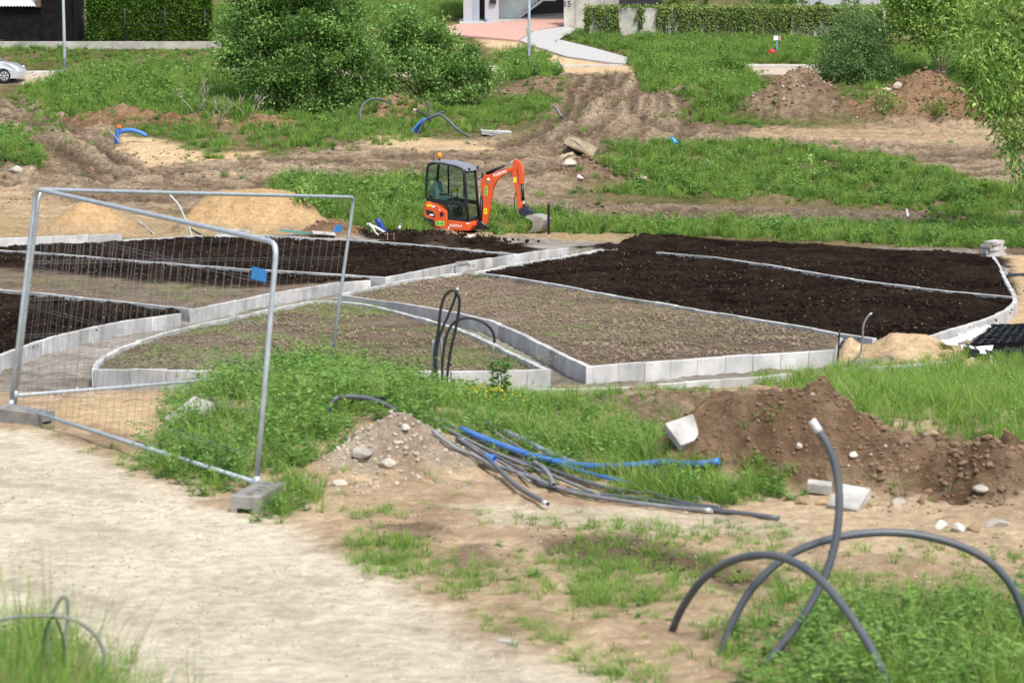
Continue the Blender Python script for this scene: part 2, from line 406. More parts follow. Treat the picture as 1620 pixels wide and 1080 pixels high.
def soilmat(name):
    m = bpy.data.materials.new(name); m.use_nodes = True
    nt = m.node_tree; b = nt.nodes['Principled BSDF']
    b.inputs['Roughness'].default_value = 1.0; b.inputs['Specular IOR Level'].default_value = 0.0
    at = nn(nt, 'ShaderNodeAttribute', attribute_name='soil')
    geo = nn(nt, 'ShaderNodeNewGeometry')
    n1 = nn(nt, 'ShaderNodeTexNoise', Scale=9.0, Detail=9.0, Roughness=.72)
    nt.links.new(geo.outputs['Position'], n1.inputs['Vector'])
    mp = nn(nt, 'ShaderNodeMapRange'); mp.inputs['From Min'].default_value = .28; mp.inputs['From Max'].default_value = .72
    mp.inputs['To Min'].default_value = .62; mp.inputs['To Max'].default_value = 1.32
    nt.links.new(n1.outputs['Fac'], mp.inputs['Value'])
    n5 = nn(nt, 'ShaderNodeTexNoise', Scale=3.4, Detail=7.0, Roughness=.68)
    sc5 = nn(nt, 'ShaderNodeVectorMath', operation='MULTIPLY'); sc5.inputs[1].default_value = (.75, 1.0, 1.6)
    nt.links.new(geo.outputs['Position'], sc5.inputs[0]); nt.links.new(sc5.outputs[0], n5.inputs['Vector'])
    m5 = nn(nt, 'ShaderNodeMapRange'); m5.inputs['From Min'].default_value = .33; m5.inputs['From Max'].default_value = .67
    m5.inputs['To Min'].default_value = .58; m5.inputs['To Max'].default_value = 1.28
    nt.links.new(n5.outputs['Fac'], m5.inputs['Value'])
    one = nn(nt, 'ShaderNodeMix', data_type='FLOAT'); one.inputs[2].default_value = 1.0
    nt.links.new(at.outputs['Alpha'], one.inputs[0]); nt.links.new(m5.outputs[0], one.inputs[3])
    pm = nn(nt, 'ShaderNodeMath', operation='MULTIPLY'); nt.links.new(mp.outputs[0], pm.inputs[0]); nt.links.new(one.outputs[0], pm.inputs[1])
    mu = nn(nt, 'ShaderNodeVectorMath', operation='SCALE')
    nt.links.new(at.outputs['Color'], mu.inputs[0]); nt.links.new(pm.outputs[0], mu.inputs['Scale'])
    # pebbles: pale specks
    vo = nn(nt, 'ShaderNodeTexVoronoi', Scale=26.0); nt.links.new(geo.outputs['Position'], vo.inputs['Vector'])
    rp = nn(nt, 'ShaderNodeSeparateColor'); nt.links.new(vo.outputs['Color'], rp.inputs[0])
    g1 = nn(nt, 'ShaderNodeMath', operation='GREATER_THAN'); g1.inputs[1].default_value = .93
    nt.links.new(rp.outputs[0], g1.inputs[0])
    l1 = nn(nt, 'ShaderNodeMath', operation='LESS_THAN'); l1.inputs[1].default_value = .3
    nt.links.new(vo.outputs['Distance'], l1.inputs[0])
    mm = nn(nt, 'ShaderNodeMath', operation='MULTIPLY'); nt.links.new(g1.outputs[0], mm.inputs[0]); nt.links.new(l1.outputs[0], mm.inputs[1])
    m2 = nn(nt, 'ShaderNodeMath', operation='MULTIPLY'); nt.links.new(mm.outputs[0], m2.inputs[0]); m2.inputs[1].default_value = .55
    br = nn(nt, 'ShaderNodeVectorMath', operation='SCALE'); br.inputs['Scale'].default_value = 1.7
    nt.links.new(mu.outputs[0], br.inputs[0])
    ad = nn(nt, 'ShaderNodeVectorMath', operation='ADD'); ad.inputs[1].default_value = (.03, .028, .026)
    nt.links.new(br.outputs[0], ad.inputs[0])
    mx = nn(nt, 'ShaderNodeMix', data_type='RGBA')
    nt.links.new(m2.outputs[0], mx.inputs[0]); nt.links.new(mu.outputs[0], mx.inputs[6]); nt.links.new(ad.outputs[0], mx.inputs[7])
    nt.links.new(mx.outputs[2], b.inputs['Base Color'])
    bn = nn(nt, 'ShaderNodeTexNoise', Scale=22.0, Detail=7.0, Roughness=.7); nt.links.new(geo.outputs['Position'], bn.inputs['Vector'])
    bp = nn(nt, 'ShaderNodeBump', Strength=.9, Distance=.035)
    nt.links.new(bn.outputs['Fac'], bp.inputs['Height'])
    h5 = nn(nt, 'ShaderNodeMath', operation='MULTIPLY'); nt.links.new(n5.outputs['Fac'], h5.inputs[0]); nt.links.new(at.outputs['Alpha'], h5.inputs[1])
    b5 = nn(nt, 'ShaderNodeBump', Strength=1.0, Distance=.32)
    nt.links.new(h5.outputs[0], b5.inputs['Height']); nt.links.new(bp.outputs[0], b5.inputs['Normal'])
    nt.links.new(b5.outputs[0], b.inputs['Normal'])
    return m

# ------------------------------------------------------------------ object helpers
def tag(o, label=None, cat=None, group=None, kind=None):
    if label: o['label'] = label
    if cat: o['category'] = cat
    if group: o['group'] = group
    if kind: o['kind'] = kind
    return o

def link(name, me, m=None, parent=None):
    o = bpy.data.objects.new(name, me); COL.objects.link(o)
    if m and me is not None and not len(me.materials): me.materials.append(m)
    if parent: o.parent = parent
    return o

def empty(name, loc, label, cat, group=None, rz=0):
    o = bpy.data.objects.new(name, None); COL.objects.link(o)
    o.location = loc; o.rotation_euler = (0, 0, rz); o.empty_display_size = .2
    return tag(o, label, cat, group)

def mesh(name, verts, faces, smooth=False):
    me = bpy.data.meshes.new(name)
    me.from_pydata([tuple(v) for v in verts], [], [tuple(f) for f in faces])
    if smooth: me.polygons.foreach_set('use_smooth', np.ones(len(me.polygons), bool))
    me.update()
    return me

def npmesh(name, V, F, smooth=True, attrs=None):
    """V (n,3), F (m,k) same-size faces"""
    V = np.asarray(V, np.float32); F = np.asarray(F, np.int32)
    me = bpy.data.meshes.new(name)
    k = F.shape[1]
    me.vertices.add(len(V)); me.vertices.foreach_set('co', V.ravel())
    me.loops.add(F.size); me.loops.foreach_set('vertex_index', F.ravel())
    me.polygons.add(len(F))
    me.polygons.foreach_set('loop_start', np.arange(0, F.size, k, dtype=np.int32))
    me.polygons.foreach_set('loop_total', np.full(len(F), k, np.int32))
    if smooth: me.polygons.foreach_set('use_smooth', np.ones(len(F), bool))
    for nm, arr in (attrs or {}).items():
        at = me.attributes.new(nm, 'FLOAT_COLOR', 'POINT')
        c4 = np.ones((len(V), 4), np.float32); c4[:, :arr.shape[1]] = arr
        at.data.foreach_set('color', c4.ravel())
    me.update(calc_edges=True); me.validate()
    return me

def gridfaces(nr, nc):
    i = np.arange(nr - 1)[:, None] * nc + np.arange(nc - 1)[None, :]
    i = i.ravel()
    return np.stack([i, i + 1, i + nc + 1, i + nc], 1)

def bmobj(name, bm, m, parent=None, smooth=False):
    me = bpy.data.meshes.new(name); bmesh.ops.recalc_face_normals(bm, faces=bm.faces[:]); bm.to_mesh(me); bm.free()
    if smooth: me.polygons.foreach_set('use_smooth', np.ones(len(me.polygons), bool))
    return link(name, me, m, parent)

def bevel(bm, w, seg=1):
    if w > 0:
        bmesh.ops.bevel(bm, geom=bm.edges[:], offset=w, segments=seg, affect='EDGES', profile=.5, clamp_overlap=True)

def box(sx, sy, sz, c=(0, 0, 0), bev=0.0, seg=1, bm=None):
    b = bm or bmesh.new()
    t = bmesh.new()
    bmesh.ops.create_cube(t, size=1)
    bmesh.ops.scale(t, vec=(sx, sy, sz), verts=t.verts)
    bevel(t, bev, seg)
    bmesh.ops.translate(t, vec=c, verts=t.verts)
    return merge(b, t)

def merge(b, t):
    me = bpy.data.meshes.new('tmp'); t.to_mesh(me); t.free(); b.from_mesh(me); bpy.data.meshes.remove(me)
    return b

def extr(prof2, y0, y1, bev=0.0, seg=1, bm=None):
    """profile in x,z pushed through y0..y1"""
    t = bmesh.new()
    a = [t.verts.new((x, y0, z)) for x, z in prof2]; c = [t.verts.new((x, y1, z)) for x, z in prof2]
    t.faces.new(a); t.faces.new(c[::-1])
    n = len(a)
    for i in range(n): t.faces.new((a[i], c[i], c[(i + 1) % n], a[(i + 1) % n]))
    bmesh.ops.recalc_face_normals(t, faces=t.faces[:])
    bevel(t, bev, seg)
    return merge(bm or bmesh.new(), t)

def catmull(pts, n=8):
    P = [Vector(p) for p in pts]
    if len(P) < 3: return [P[0].lerp(P[-1], i / n) for i in range(n + 1)]
    P = [P[0] * 2 - P[1]] + P + [P[-1] * 2 - P[-2]]
    out = []
    for i in range(1, len(P) - 2):
        a, b, c, d = P[i - 1:i + 3]
        for k in range(n):
            t = k / n
            out.append(.5 * (2 * b + (c - a) * t + (2 * a - 5 * b + 4 * c - d) * t * t + (3 * b - a - 3 * c + d) * t ** 3))
    out.append(P[-2]); return out

def tube_geo(path, rad, ns=8, cap=True, hollow=False):
    P = [Vector(p) for p in path]
    n = len(P); rads = rad if isinstance(rad, (list, tuple)) else [rad] * n
    V = []; F = []
    tang = [(P[min(i + 1, n - 1)] - P[max(i - 1, 0)]).normalized() for i in range(n)]
    up = Vector((0, 0, 1)) if abs(tang[0].z) < .9 else Vector((1, 0, 0))
    u = tang[0].cross(up).normalized()
    for i in range(n):
        u = (u - tang[i] * u.dot(tang[i])).normalized(); w = tang[i].cross(u)
        for k in range(ns):
            a = 2 * math.pi * k / ns
            V.append(P[i] + (u * math.cos(a) + w * math.sin(a)) * rads[i])
    for i in range(n - 1):
        for k in range(ns):
            k2 = (k + 1) % ns
            F.append((i * ns + k, i * ns + k2, (i + 1) * ns + k2, (i + 1) * ns + k))
    if hollow:            # a wall thickness and a visible bore at both ends
        for e, s in ((0, 1), (n - 1, -1)):
            b0 = len(V)
            for k in range(ns): V.append(P[e] + (V[e * ns + k] - P[e]) * .78)
            for k in range(ns): V.append(P[e] + tang[e] * s * rads[e] * 3 + (V[e * ns + k] - P[e]) * .78)
            for k in range(ns):
                k2 = (k + 1) % ns
                q = (e * ns + k, e * ns + k2, b0 + k2, b0 + k); q2 = (b0 + k, b0 + k2, b0 + ns + k2, b0 + ns + k)
                F.append(q if s < 0 else q[::-1]); F.append(q2 if s < 0 else q2[::-1])
            F.append(tuple(b0 + ns + k for k in range(ns)))
    elif cap:
        F.append(tuple(range(ns))[::-1]); F.append(tuple(range((n - 1) * ns, n * ns)))
    return V, F

def tube(name, path, rad, m, parent=None, ns=8, hollow=False, origin=None):
    V, F = tube_geo(path, rad, ns, True, hollow)
    if origin is not None: V = [v - origin for v in V]
    o = link(name, mesh(name, V, F, True), m, parent)
    if origin is not None and parent is None: o.location = origin
    return o

def tubes(name, specs, m, parent=None, ns=6):
    V = []; F = []
    for path, rad in specs:
        v, f = tube_geo(path, rad, ns); b = len(V)
        V += v; F += [tuple(i + b for i in q) for q in f]
    return link(name, mesh(name, V, F, True), m, parent)
# ------------------------------------------------------------------ the ground: one sheet, fine where the site is
M = {}
M['soil'] = soilmat('soil')
rows = [4.0]
while rows[-1] < 152: rows.append(rows[-1] * 1.0026)
while rows[-1] < 900: rows.append(rows[-1] * 1.08)
rows = np.array(rows)
u = np.arange(-0.275, 0.2751, 0.0009)
uo = np.array([.29, .32, .37, .45, .6, .9, 1.5, 3, 6])
u = np.concatenate([-uo[::-1], u, uo])
YY = np.repeat(rows[:, None], len(u), 1); XX = YY * u[None, :]
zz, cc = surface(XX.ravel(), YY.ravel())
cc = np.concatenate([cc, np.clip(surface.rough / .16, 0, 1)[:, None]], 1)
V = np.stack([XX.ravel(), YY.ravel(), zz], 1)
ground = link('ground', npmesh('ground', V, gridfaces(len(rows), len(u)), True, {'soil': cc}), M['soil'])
tag(ground, kind='structure')
GZ = zz.reshape(len(rows), len(u)); GU = u
def gz(x, y):
    """height of the finished ground"""
    return float(surface(np.array([float(x)]), np.array([float(y)]))[0][0])
del cc, V, XX, YY
# ------------------------------------------------------------------ planting beds between the kerbs
def wline(pts, lift):
    return np.array([list(G(a, b, lift, False)) for a, b in pts])
def resample(P, n):
    d = np.concatenate([[0], np.cumsum(np.linalg.norm(np.diff(P, axis=0), axis=1))])
    t = np.linspace(0, d[-1], n)
    return np.stack([np.interp(t, d, P[:, k]) for k in range(3)], 1)
TOPZ = 0.235
KL = {}
KL['leaf_top'] = [(150, 583), (152, 575), (164, 563), (192, 549), (240, 532), (295, 517), (360, 503), (428, 489), (497, 475), (528, 476), (580, 481), (620, 490), (687, 508), (727, 520), (773, 540), (820, 563), (866, 584)]
KL['leaf_low'] = [(150, 583), (300, 585), (540, 587), (707, 587), (820, 586), (868, 584)]
KL['left_low'] = [(-80, 590), (0, 561), (27, 551), (62, 539), (103, 527), (154, 515), (206, 506), (284, 496)]
KL['left_up'] = [(-80, 450), (7, 458), (103, 467), (206, 478), (302, 488)]
KL['mid'] = [(303, 489), (370, 476), (428, 464), (480, 455), (540, 446), (585, 443)]
KL['long'] = [(-80, 391), (0, 395), (103, 402), (240, 414), (377, 424), (540, 434), (612, 438)]
KL['rise'] = [(613, 438), (677, 425), (740, 413), (813, 403), (898, 392)]
KL['back_a'] = [(-80, 380), (0, 377), (192, 370)]
KL['back_b'] = [(194, 379), (320, 372)]
KL['back_c'] = [(340, 372), (395, 371), (450, 374), (540, 378), (640, 385), (723, 393), (815, 402)]
KL['seed_up'] = [(540, 465), (585, 455), (640, 443), (730, 431)]
KL['seed_low'] = [(540, 467), (623, 477), (697, 489), (773, 505), (817, 523), (857, 543), (932, 580)]
KL['seed_front'] = [(933, 579), (1080, 568), (1203, 560), (1320, 553)]
KL['ridge'] = [(760, 431), (803, 436), (873, 448), (973, 467), (1080, 485), (1207, 506), (1280, 518), (1330, 527), (1384, 534)]
KL['dark_left'] = [(753, 430), (820, 416), (883, 407), (953, 394)]
KL['dark_top'] = [(1040, 398), (1080, 402), (1140, 407), (1213, 418), (1313, 435), (1363, 443), (1473, 457), (1537, 463), (1602, 469)]
KL['round'] = [(1440, 540), (1467, 532), (1513, 518), (1563, 503), (1592, 490), (1606, 477), (1604, 465), (1590, 440), (1577, 413), (1570, 404)]
beds = {
 'leaf': (KL['leaf_low'], KL['leaf_top'], 150, 70),
 'left': (KL['left_low'], [(-80, 450), (7, 458), (103, 467), (206, 479), (284, 490)], 120, 80),
 'back': (KL['long'] + [(677, 425), (740, 413), (813, 403)], [(-80, 380), (0, 378), (192, 377), (320, 373), (395, 372), (540, 378), (640, 385), (723, 393), (813, 402)], 260, 110),
 'strip': ([(-80, 450), (7, 458), (103, 467), (206, 478), (302, 488), (370, 476), (428, 464), (480, 455), (540, 446), (585, 443)], [(-80, 393), (0, 397), (103, 404), (240, 416), (377, 426), (540, 436), (585, 438)], 220, 100),
 'seed': (KL['seed_low'] + KL['seed_front'][1:], [(540, 465), (640, 443), (730, 432), (803, 438), (873, 449), (973, 468), (1080, 486), (1207, 506), (1330, 527)], 240, 150),
 'dark': ([(753, 432), (803, 437), (873, 449), (973, 468), (1080, 486), (1207, 507), (1330, 528), (1400, 538), (1467, 532), (1513, 518), (1563, 503), (1596, 488)],
          [(753, 430), (820, 416), (883, 407), (953, 394), (1040, 398), (1140, 407), (1213, 418), (1313, 435), (1363, 443), (1473, 457), (1537, 463), (1604, 470)], 300, 170),
 'far': ([(975, 396), (1040, 398), (1140, 408), (1213, 418), (1313, 435), (1363, 443), (1473, 457), (1537, 463), (1602, 469)],
         [(985, 383), (1050, 374), (1150, 380), (1300, 388), (1400, 394), (1500, 399), (1570, 405)], 240, 90),
}
BEDS = {}
for nm, (lo, hi, nu, nv) in beds.items():
    A = resample(wline(lo, .205), nu); B = resample(wline(hi, .205), nu)
    t = np.linspace(0, 1, nv)[:, None, None]
    P = A[None] * (1 - t) + B[None] * t
    X = P[..., 0].ravel(); Y = P[..., 1].ravel(); tt = np.repeat(t.ravel(), nu)
    e = np.minimum(tt, 1 - tt) * 2
    n2 = fbm(X * 2.1, Y * 1.7, 61, 4); n3 = fbm(X * 7, Y * 6, 71, 3); n1 = fbm(X * .5, Y * .4, 5, 3)
    da, db = np.array(C['dark'][0]), np.array(C['dark'][1])
    ba, bb = np.array((.285, .22, .165)), np.array((.15, .112, .085))
    nm_ = n1 * .5 + n2 * .6 + n3 * .6
    w = sstep(-.6, .7, nm_)[:, None]
    dk = da * (1 - w) + db * w; br = ba * (1 - w) + bb * w
    if nm in ('left', 'back', 'dark', 'far'): k = np.ones(len(X)); amp = .10
    elif nm == 'strip':
        uu = np.tile(np.linspace(0, 1, nu), nv)
        k = sstep(.42, .62, tt + .12 * n2 + .25 * sstep(.45, .8, uu)); amp = .04 + .03 * k
    elif nm == 'seed':
        uu = np.tile(np.linspace(0, 1, nu), nv)
        k = sstep(.90, .99, tt + .05 * n2) * sstep(.5, .3, uu) + .12 * sstep(0, .6, n1); amp = .035
    else: k = .1 * sstep(0, .6, n1); amp = .035
    gr = sstep(-.1, .5, fbm(X * .9, Y * .9, 93, 3)) * (1 - k) * (.5 if nm == 'leaf' else .15)
    col = dk * k[:, None] + br * (1 - k[:, None])
    col = col * (1 - gr[:, None]) + np.array((.15, .19, .07)) * gr[:, None]
    z = prof(Y) + .195 + amp * (n2 * .5 + n3 * .7) * sstep(0, .03, e) - .02
    if nm == 'far':      # loose topsoil, heaped at the unkerbed edge
        z = z + .08 * sstep(.3, .85, tt) * (1 + n1) + (H(X, Y) - prof(Y)) * .9
        z = z - .5 * sstep(.93, 1.0, tt)
    o = link('soil_bed', npmesh('soil_bed', np.stack([X, Y, z], 1), gridfaces(nv, nu), True, {'soil': np.concatenate([col, np.clip(.5 + .4 * k, 0, 1)[:, None] * np.ones((len(col), 1))], 1)}), M['soil'])
    tag(o, kind='structure')
    BEDS[nm] = (np.concatenate([A[:, :2], B[::-1, :2]]), )

# ------------------------------------------------------------------ kerbs, stone by stone
M['kerb'] = mat('kerb_concrete', (.50, .50, .495), .9, .24, 1.7, .005, 60, spec=.1)
_nt = M['kerb'].node_tree; _b = _nt.nodes['Principled BSDF']; _src = _b.inputs['Base Color'].links[0].from_socket
_oi = nn(_nt, 'ShaderNodeObjectInfo'); _mr = nn(_nt, 'ShaderNodeMapRange'); _mr.inputs['To Min'].default_value = .78; _mr.inputs['To Max'].default_value = 1.12
_vs = nn(_nt, 'ShaderNodeVectorMath', operation='SCALE'); _nt.links.new(_oi.outputs['Random'], _mr.inputs['Value']); _nt.links.new(_src, _vs.inputs[0]); _nt.links.new(_mr.outputs[0], _vs.inputs['Scale']); _nt.links.new(_vs.outputs[0], _b.inputs['Base Color'])
def stone_mesh(L, h=.42, t=.08):
    b = box(L - .008, t, h, (0, 0, -h / 2), .006)
    me = bpy.data.meshes.new('kerbstone'); b.to_mesh(me); b.free(); me.materials.append(M['kerb']); return me
ST = {1.0: stone_mesh(1.0), .5: stone_mesh(.5)}
rk = random.Random(3)
def kerb(key, label, L, top=TOPZ, pts=None, h=None):
    P = wline(pts or KL[key], top)
    P = resample(P, max(60, int(6 * len(P))))
    d = np.concatenate([[0], np.cumsum(np.linalg.norm(np.diff(P, axis=0), axis=1))])
    n = max(1, round(d[-1] / L)); t = np.linspace(0, d[-1], n + 1)
    Q = [Vector([np.interp(x, d, P[:, k]) for k in range(3)]) for x in t]
    c = Q[n // 2]
    root = empty('concrete_kerb', c - Vector((0, 0, top)), label, 'kerb', 'concrete kerbs edging the beds')
    for a, b in zip(Q[:-1], Q[1:]):
        o = bpy.data.objects.new('kerbstone', ST[L]); COL.objects.link(o); o.parent = root
        v = b - a
        o.location = (a + b) / 2 + Vector((0, 0, rk.uniform(-.008, .006))) - root.location
        o.rotation_euler = (rk.gauss(0, .012), -math.atan2(v.z, v.xy.length) + rk.gauss(0, .003), math.atan2(v.y, v.x) + rk.gauss(0, .004))
        o.scale = (v.length / L, 1, 1)
kerb('leaf_top', 'curved kerb round the back of the leaf-shaped bed', .5)
kerb('leaf_low', 'straight kerb along the front of the leaf-shaped bed', .5)
kerb('left_low', 'curved kerb along the front of the small dark bed behind the fence', .5)
kerb('left_up', 'straight kerb behind the small dark bed by the fence', 1.0)
kerb('mid', 'tall kerb of short stones facing the leaf-shaped bed across the trench', .5)
kerb('long', 'long thin kerb dividing two dark beds behind the fence', 1.0)
kerb('rise', 'kerb climbing from the fence side towards the excavator', .5)
kerb('back_a', 'kerb in front of the small sand pile', 1.0, .40)
kerb('back_b', 'short kerb piece between the two sand piles', 1.0)
kerb('back_c', 'kerb from the big sand pile past the excavator', 1.0)
kerb('seed_up', 'low kerb behind the brown seeded bed towards the excavator', .5, .24)
kerb('seed_low', 'tall curved kerb opposite the leaf-shaped bed on the brown bed', 1.0)
kerb('seed_front', 'front kerb of the brown seeded bed above the soil mound', .5)
kerb('ridge', 'long kerb between the brown seeded bed and the big dark bed', 1.0)
kerb('dark_left', 'short-stone kerb on the excavator side of the big dark bed', .5)
kerb('dark_top', 'wavy kerb dividing the two dark beds on the right', 1.0)
kerb('round', 'rounded kerb at the corner of the big dark bed beside sand', .5)
kerb(None, 'low flush kerb line in front of the leaf-shaped bed', 1.0, .05, [(560, 613), (700, 614), (817, 614), (900, 614), (1000, 611)])
kerb(None, 'low flush kerb line at the edge of the grass field', 1.0, .10, [(1045, 606), (1110, 601), (1203, 595), (1250, 589)])
kerb(None, 'low flush kerb line in front of the small sand heap', 1.0, .10, [(1330, 583), (1400, 580), (1480, 573), (1540, 565), (1600, 556)])

# ------------------------------------------------------------------ paved surfaces far behind
def sheet(name, lo, hi, m, nu=40, nv=14, lift=.05, kind='structure', thick=.12):
    A = resample(wline(lo, lift), nu); B = resample(wline(hi, lift), nu)
    t = np.linspace(0, 1, nv)[:, None, None]
    P = (A[None] * (1 - t) + B[None] * t).reshape(-1, 3)
    P[:, 2] = prof(P[:, 1]) + lift
    F = [tuple(f) for f in gridfaces(nv, nu)]
    V = [tuple(p) for p in P]
    rim = list(range(nu)) + [i * nu + nu - 1 for i in range(1, nv)] + list(range((nv - 1) * nu, nv * nu - 1))[::-1] + [i * nu for i in range(nv - 2, 0, -1)]
    b = len(V)
    V += [(V[i][0], V[i][1], V[i][2] - thick) for i in rim]
    for k in range(len(rim)): F.append((rim[k], b + k, b + (k + 1) % len(rim), rim[(k + 1) % len(rim)]))
    o = link(name, mesh(name, V, F), m); tag(o, kind=kind); return o
def pavermat(name, col, col2, mortar, sc):
    m = mat(name, col, .85); nt = m.node_tree; b = nt.nodes['Principled BSDF']
    geo = nn(nt, 'ShaderNodeNewGeometry')
    br = nn(nt, 'ShaderNodeTexBrick', Scale=sc); br.inputs['Color1'].default_value = (*col, 1); br.inputs['Color2'].default_value = (*col2, 1)
    br.inputs['Mortar'].default_value = (*mortar, 1); br.inputs['Mortar Size'].default_value = .015
    nt.links.new(geo.outputs['Position'], br.inputs['Vector']); nt.links.new(br.outputs['Color'], b.inputs['Base Color'])
    return m
M['redpave'] = pavermat('red_pavers', (.50, .285, .235), (.43, .26, .22), (.33, .23, .20), 2.2)
M['greypave'] = pavermat('grey_pavers', (.42, .415, .40), (.37, .365, .355), (.28, .275, .265), 2.2)
sheet('driveway', [(690, 52), (767, 59), (820, 64), (842, 49), (892, 40)], [(690, 45), (727, 38), (767, 37.5), (830, 31), (892, 28)], M['redpave'], lift=.10)
sheet('driveway_apron', [(727, 37.6), (767, 37), (830, 30.6), (892, 27.6)], [(727, 30), (767, 28), (830, 24), (892, 20)], M['greypave'], lift=.11)
sheet('sidewalk', [(822, 64), (851, 75), (895, 89), (958, 98), (990, 101)], [(845, 49), (893, 42), (915, 47), (878, 61), (940, 76), (993, 91)], M['greypave'], 60, 10, lift=.10)
M['streetkerb'] = mat('dusty_kerb', (.44, .42, .38), .9, .2, 2)
sheet('street_kerb', [(-80, 117), (100, 114.5), (400, 110), (800, 106), (985, 103.5)], [(-80, 114), (100, 111.5), (400, 107.5), (800, 103.5), (985, 102.3)], M['streetkerb'], 60, 3, lift=.07, thick=.3)
sheet('street_kerb', [(1085, 104.5), (1310, 104.5), (1660, 103)], [(1085, 101), (1310, 102.2), (1660, 101)], M['streetkerb'], 40, 3, lift=.07, thick=.3)

# ------------------------------------------------------------------ grass, weeds and loose clods (uncountable)
M['grass'] = leafmat('grass_blades', (.06, .155, .024), (.27, .41, .085), .28, attr='tint')
M['weed'] = leafmat('weed_leaves', (.045, .13, .026), (.19, .32, .075), .25, attr='tint')
M['dry'] = leafmat('dry_stems', (.36, .31, .17), (.27, .27, .12), .3, attr='tint')
def blade_clump(n, rad, h, w, seed, lean=.5, name='grass_tuft', m='grass', seg=2, straw=.07):
    r = np.random.default_rng(seed); V = []; F = []; T = []; MI = []
    for _ in range(n):
        a = r.uniform(0, 6.283); q = rad * math.sqrt(r.uniform())
        bx, by = q * math.cos(a), q * math.sin(a)
        hh = h * r.uniform(.45, 1.05); a2 = a + r.normal(0, .8); ln = abs(r.normal(.15, lean)) * hh
        wa = r.uniform(0, 6.283); wx, wy = math.cos(wa) * w / 2, math.sin(wa) * w / 2
        b = len(V); tint = r.uniform(.15, .85)
        for k in range(seg + 1):
            t = k / seg; px = bx + math.cos(a2) * ln * t * t; py = by + math.sin(a2) * ln * t * t; pz = hh * (t - .18 * t * t * min(1, ln / hh))
            if k < seg:
                f = 1 - .45 * t
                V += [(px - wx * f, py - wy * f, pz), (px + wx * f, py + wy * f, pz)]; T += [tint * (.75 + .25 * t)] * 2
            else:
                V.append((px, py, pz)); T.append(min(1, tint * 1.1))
        MI += [1 if r.random() < straw else 0] * seg
        for k in range(seg - 1): F.append((b + 2 * k, b + 2 * k + 1, b + 2 * k + 3, b + 2 * k + 2))
        F.append((b + 2 * seg - 2, b + 2 * seg - 1, b + 2 * seg))
    me = mesh(name, V, F, True)
    at = me.attributes.new('tint', 'FLOAT_COLOR', 'POINT'); c4 = np.ones((len(V), 4), np.float32); c4[:, :3] = np.array(T)[:, None]
    at.data.foreach_set('color', c4.ravel()); me.materials.append(M[m]); me.materials.append(M['dry']); me.polygons.foreach_set('material_index', np.array(MI, np.int32)); return me
def leaf_clump(n, h, L, seed, name='weed', stems=5):
    """upright weed: stems with lance leaves"""
    r = np.random.default_rng(seed); V = []; F = []; T = []
    for s in range(stems):
        a = r.uniform(0, 6.283); ln = r.uniform(.05, .45) * h; hh = h * r.uniform(.6, 1)
        for k in range(n // stems):
            t = r.uniform(.08, 1); p = Vector((math.cos(a) * ln * t, math.sin(a) * ln * t, hh * t))
            d = r.uniform(0, 6.283); l = L * r.uniform(.5, 1) * (1.15 - .5 * t); up = r.uniform(-.2, .9)
            dv = Vector((math.cos(d), math.sin(d), up)).normalized(); sd = dv.cross(Vector((r.normal(), r.normal(), 1))).normalized() * l * .2
            b = len(V); V += [p, p + dv * l * .45 + sd, p + dv * l, p + dv * l * .45 - sd]; F.append((b, b + 1, b + 2, b + 3))
            tt = r.uniform(.1, .75) + .2 * t; T += [tt] * 4
    me = mesh(name, V, F, False)
    at = me.attributes.new('tint', 'FLOAT_COLOR', 'POINT'); c4 = np.ones((len(V), 4), np.float32); c4[:, :3] = np.array(T)[:, None]
    at.data.foreach_set('color', c4.ravel()); me.materials.append(M['weed']); return me

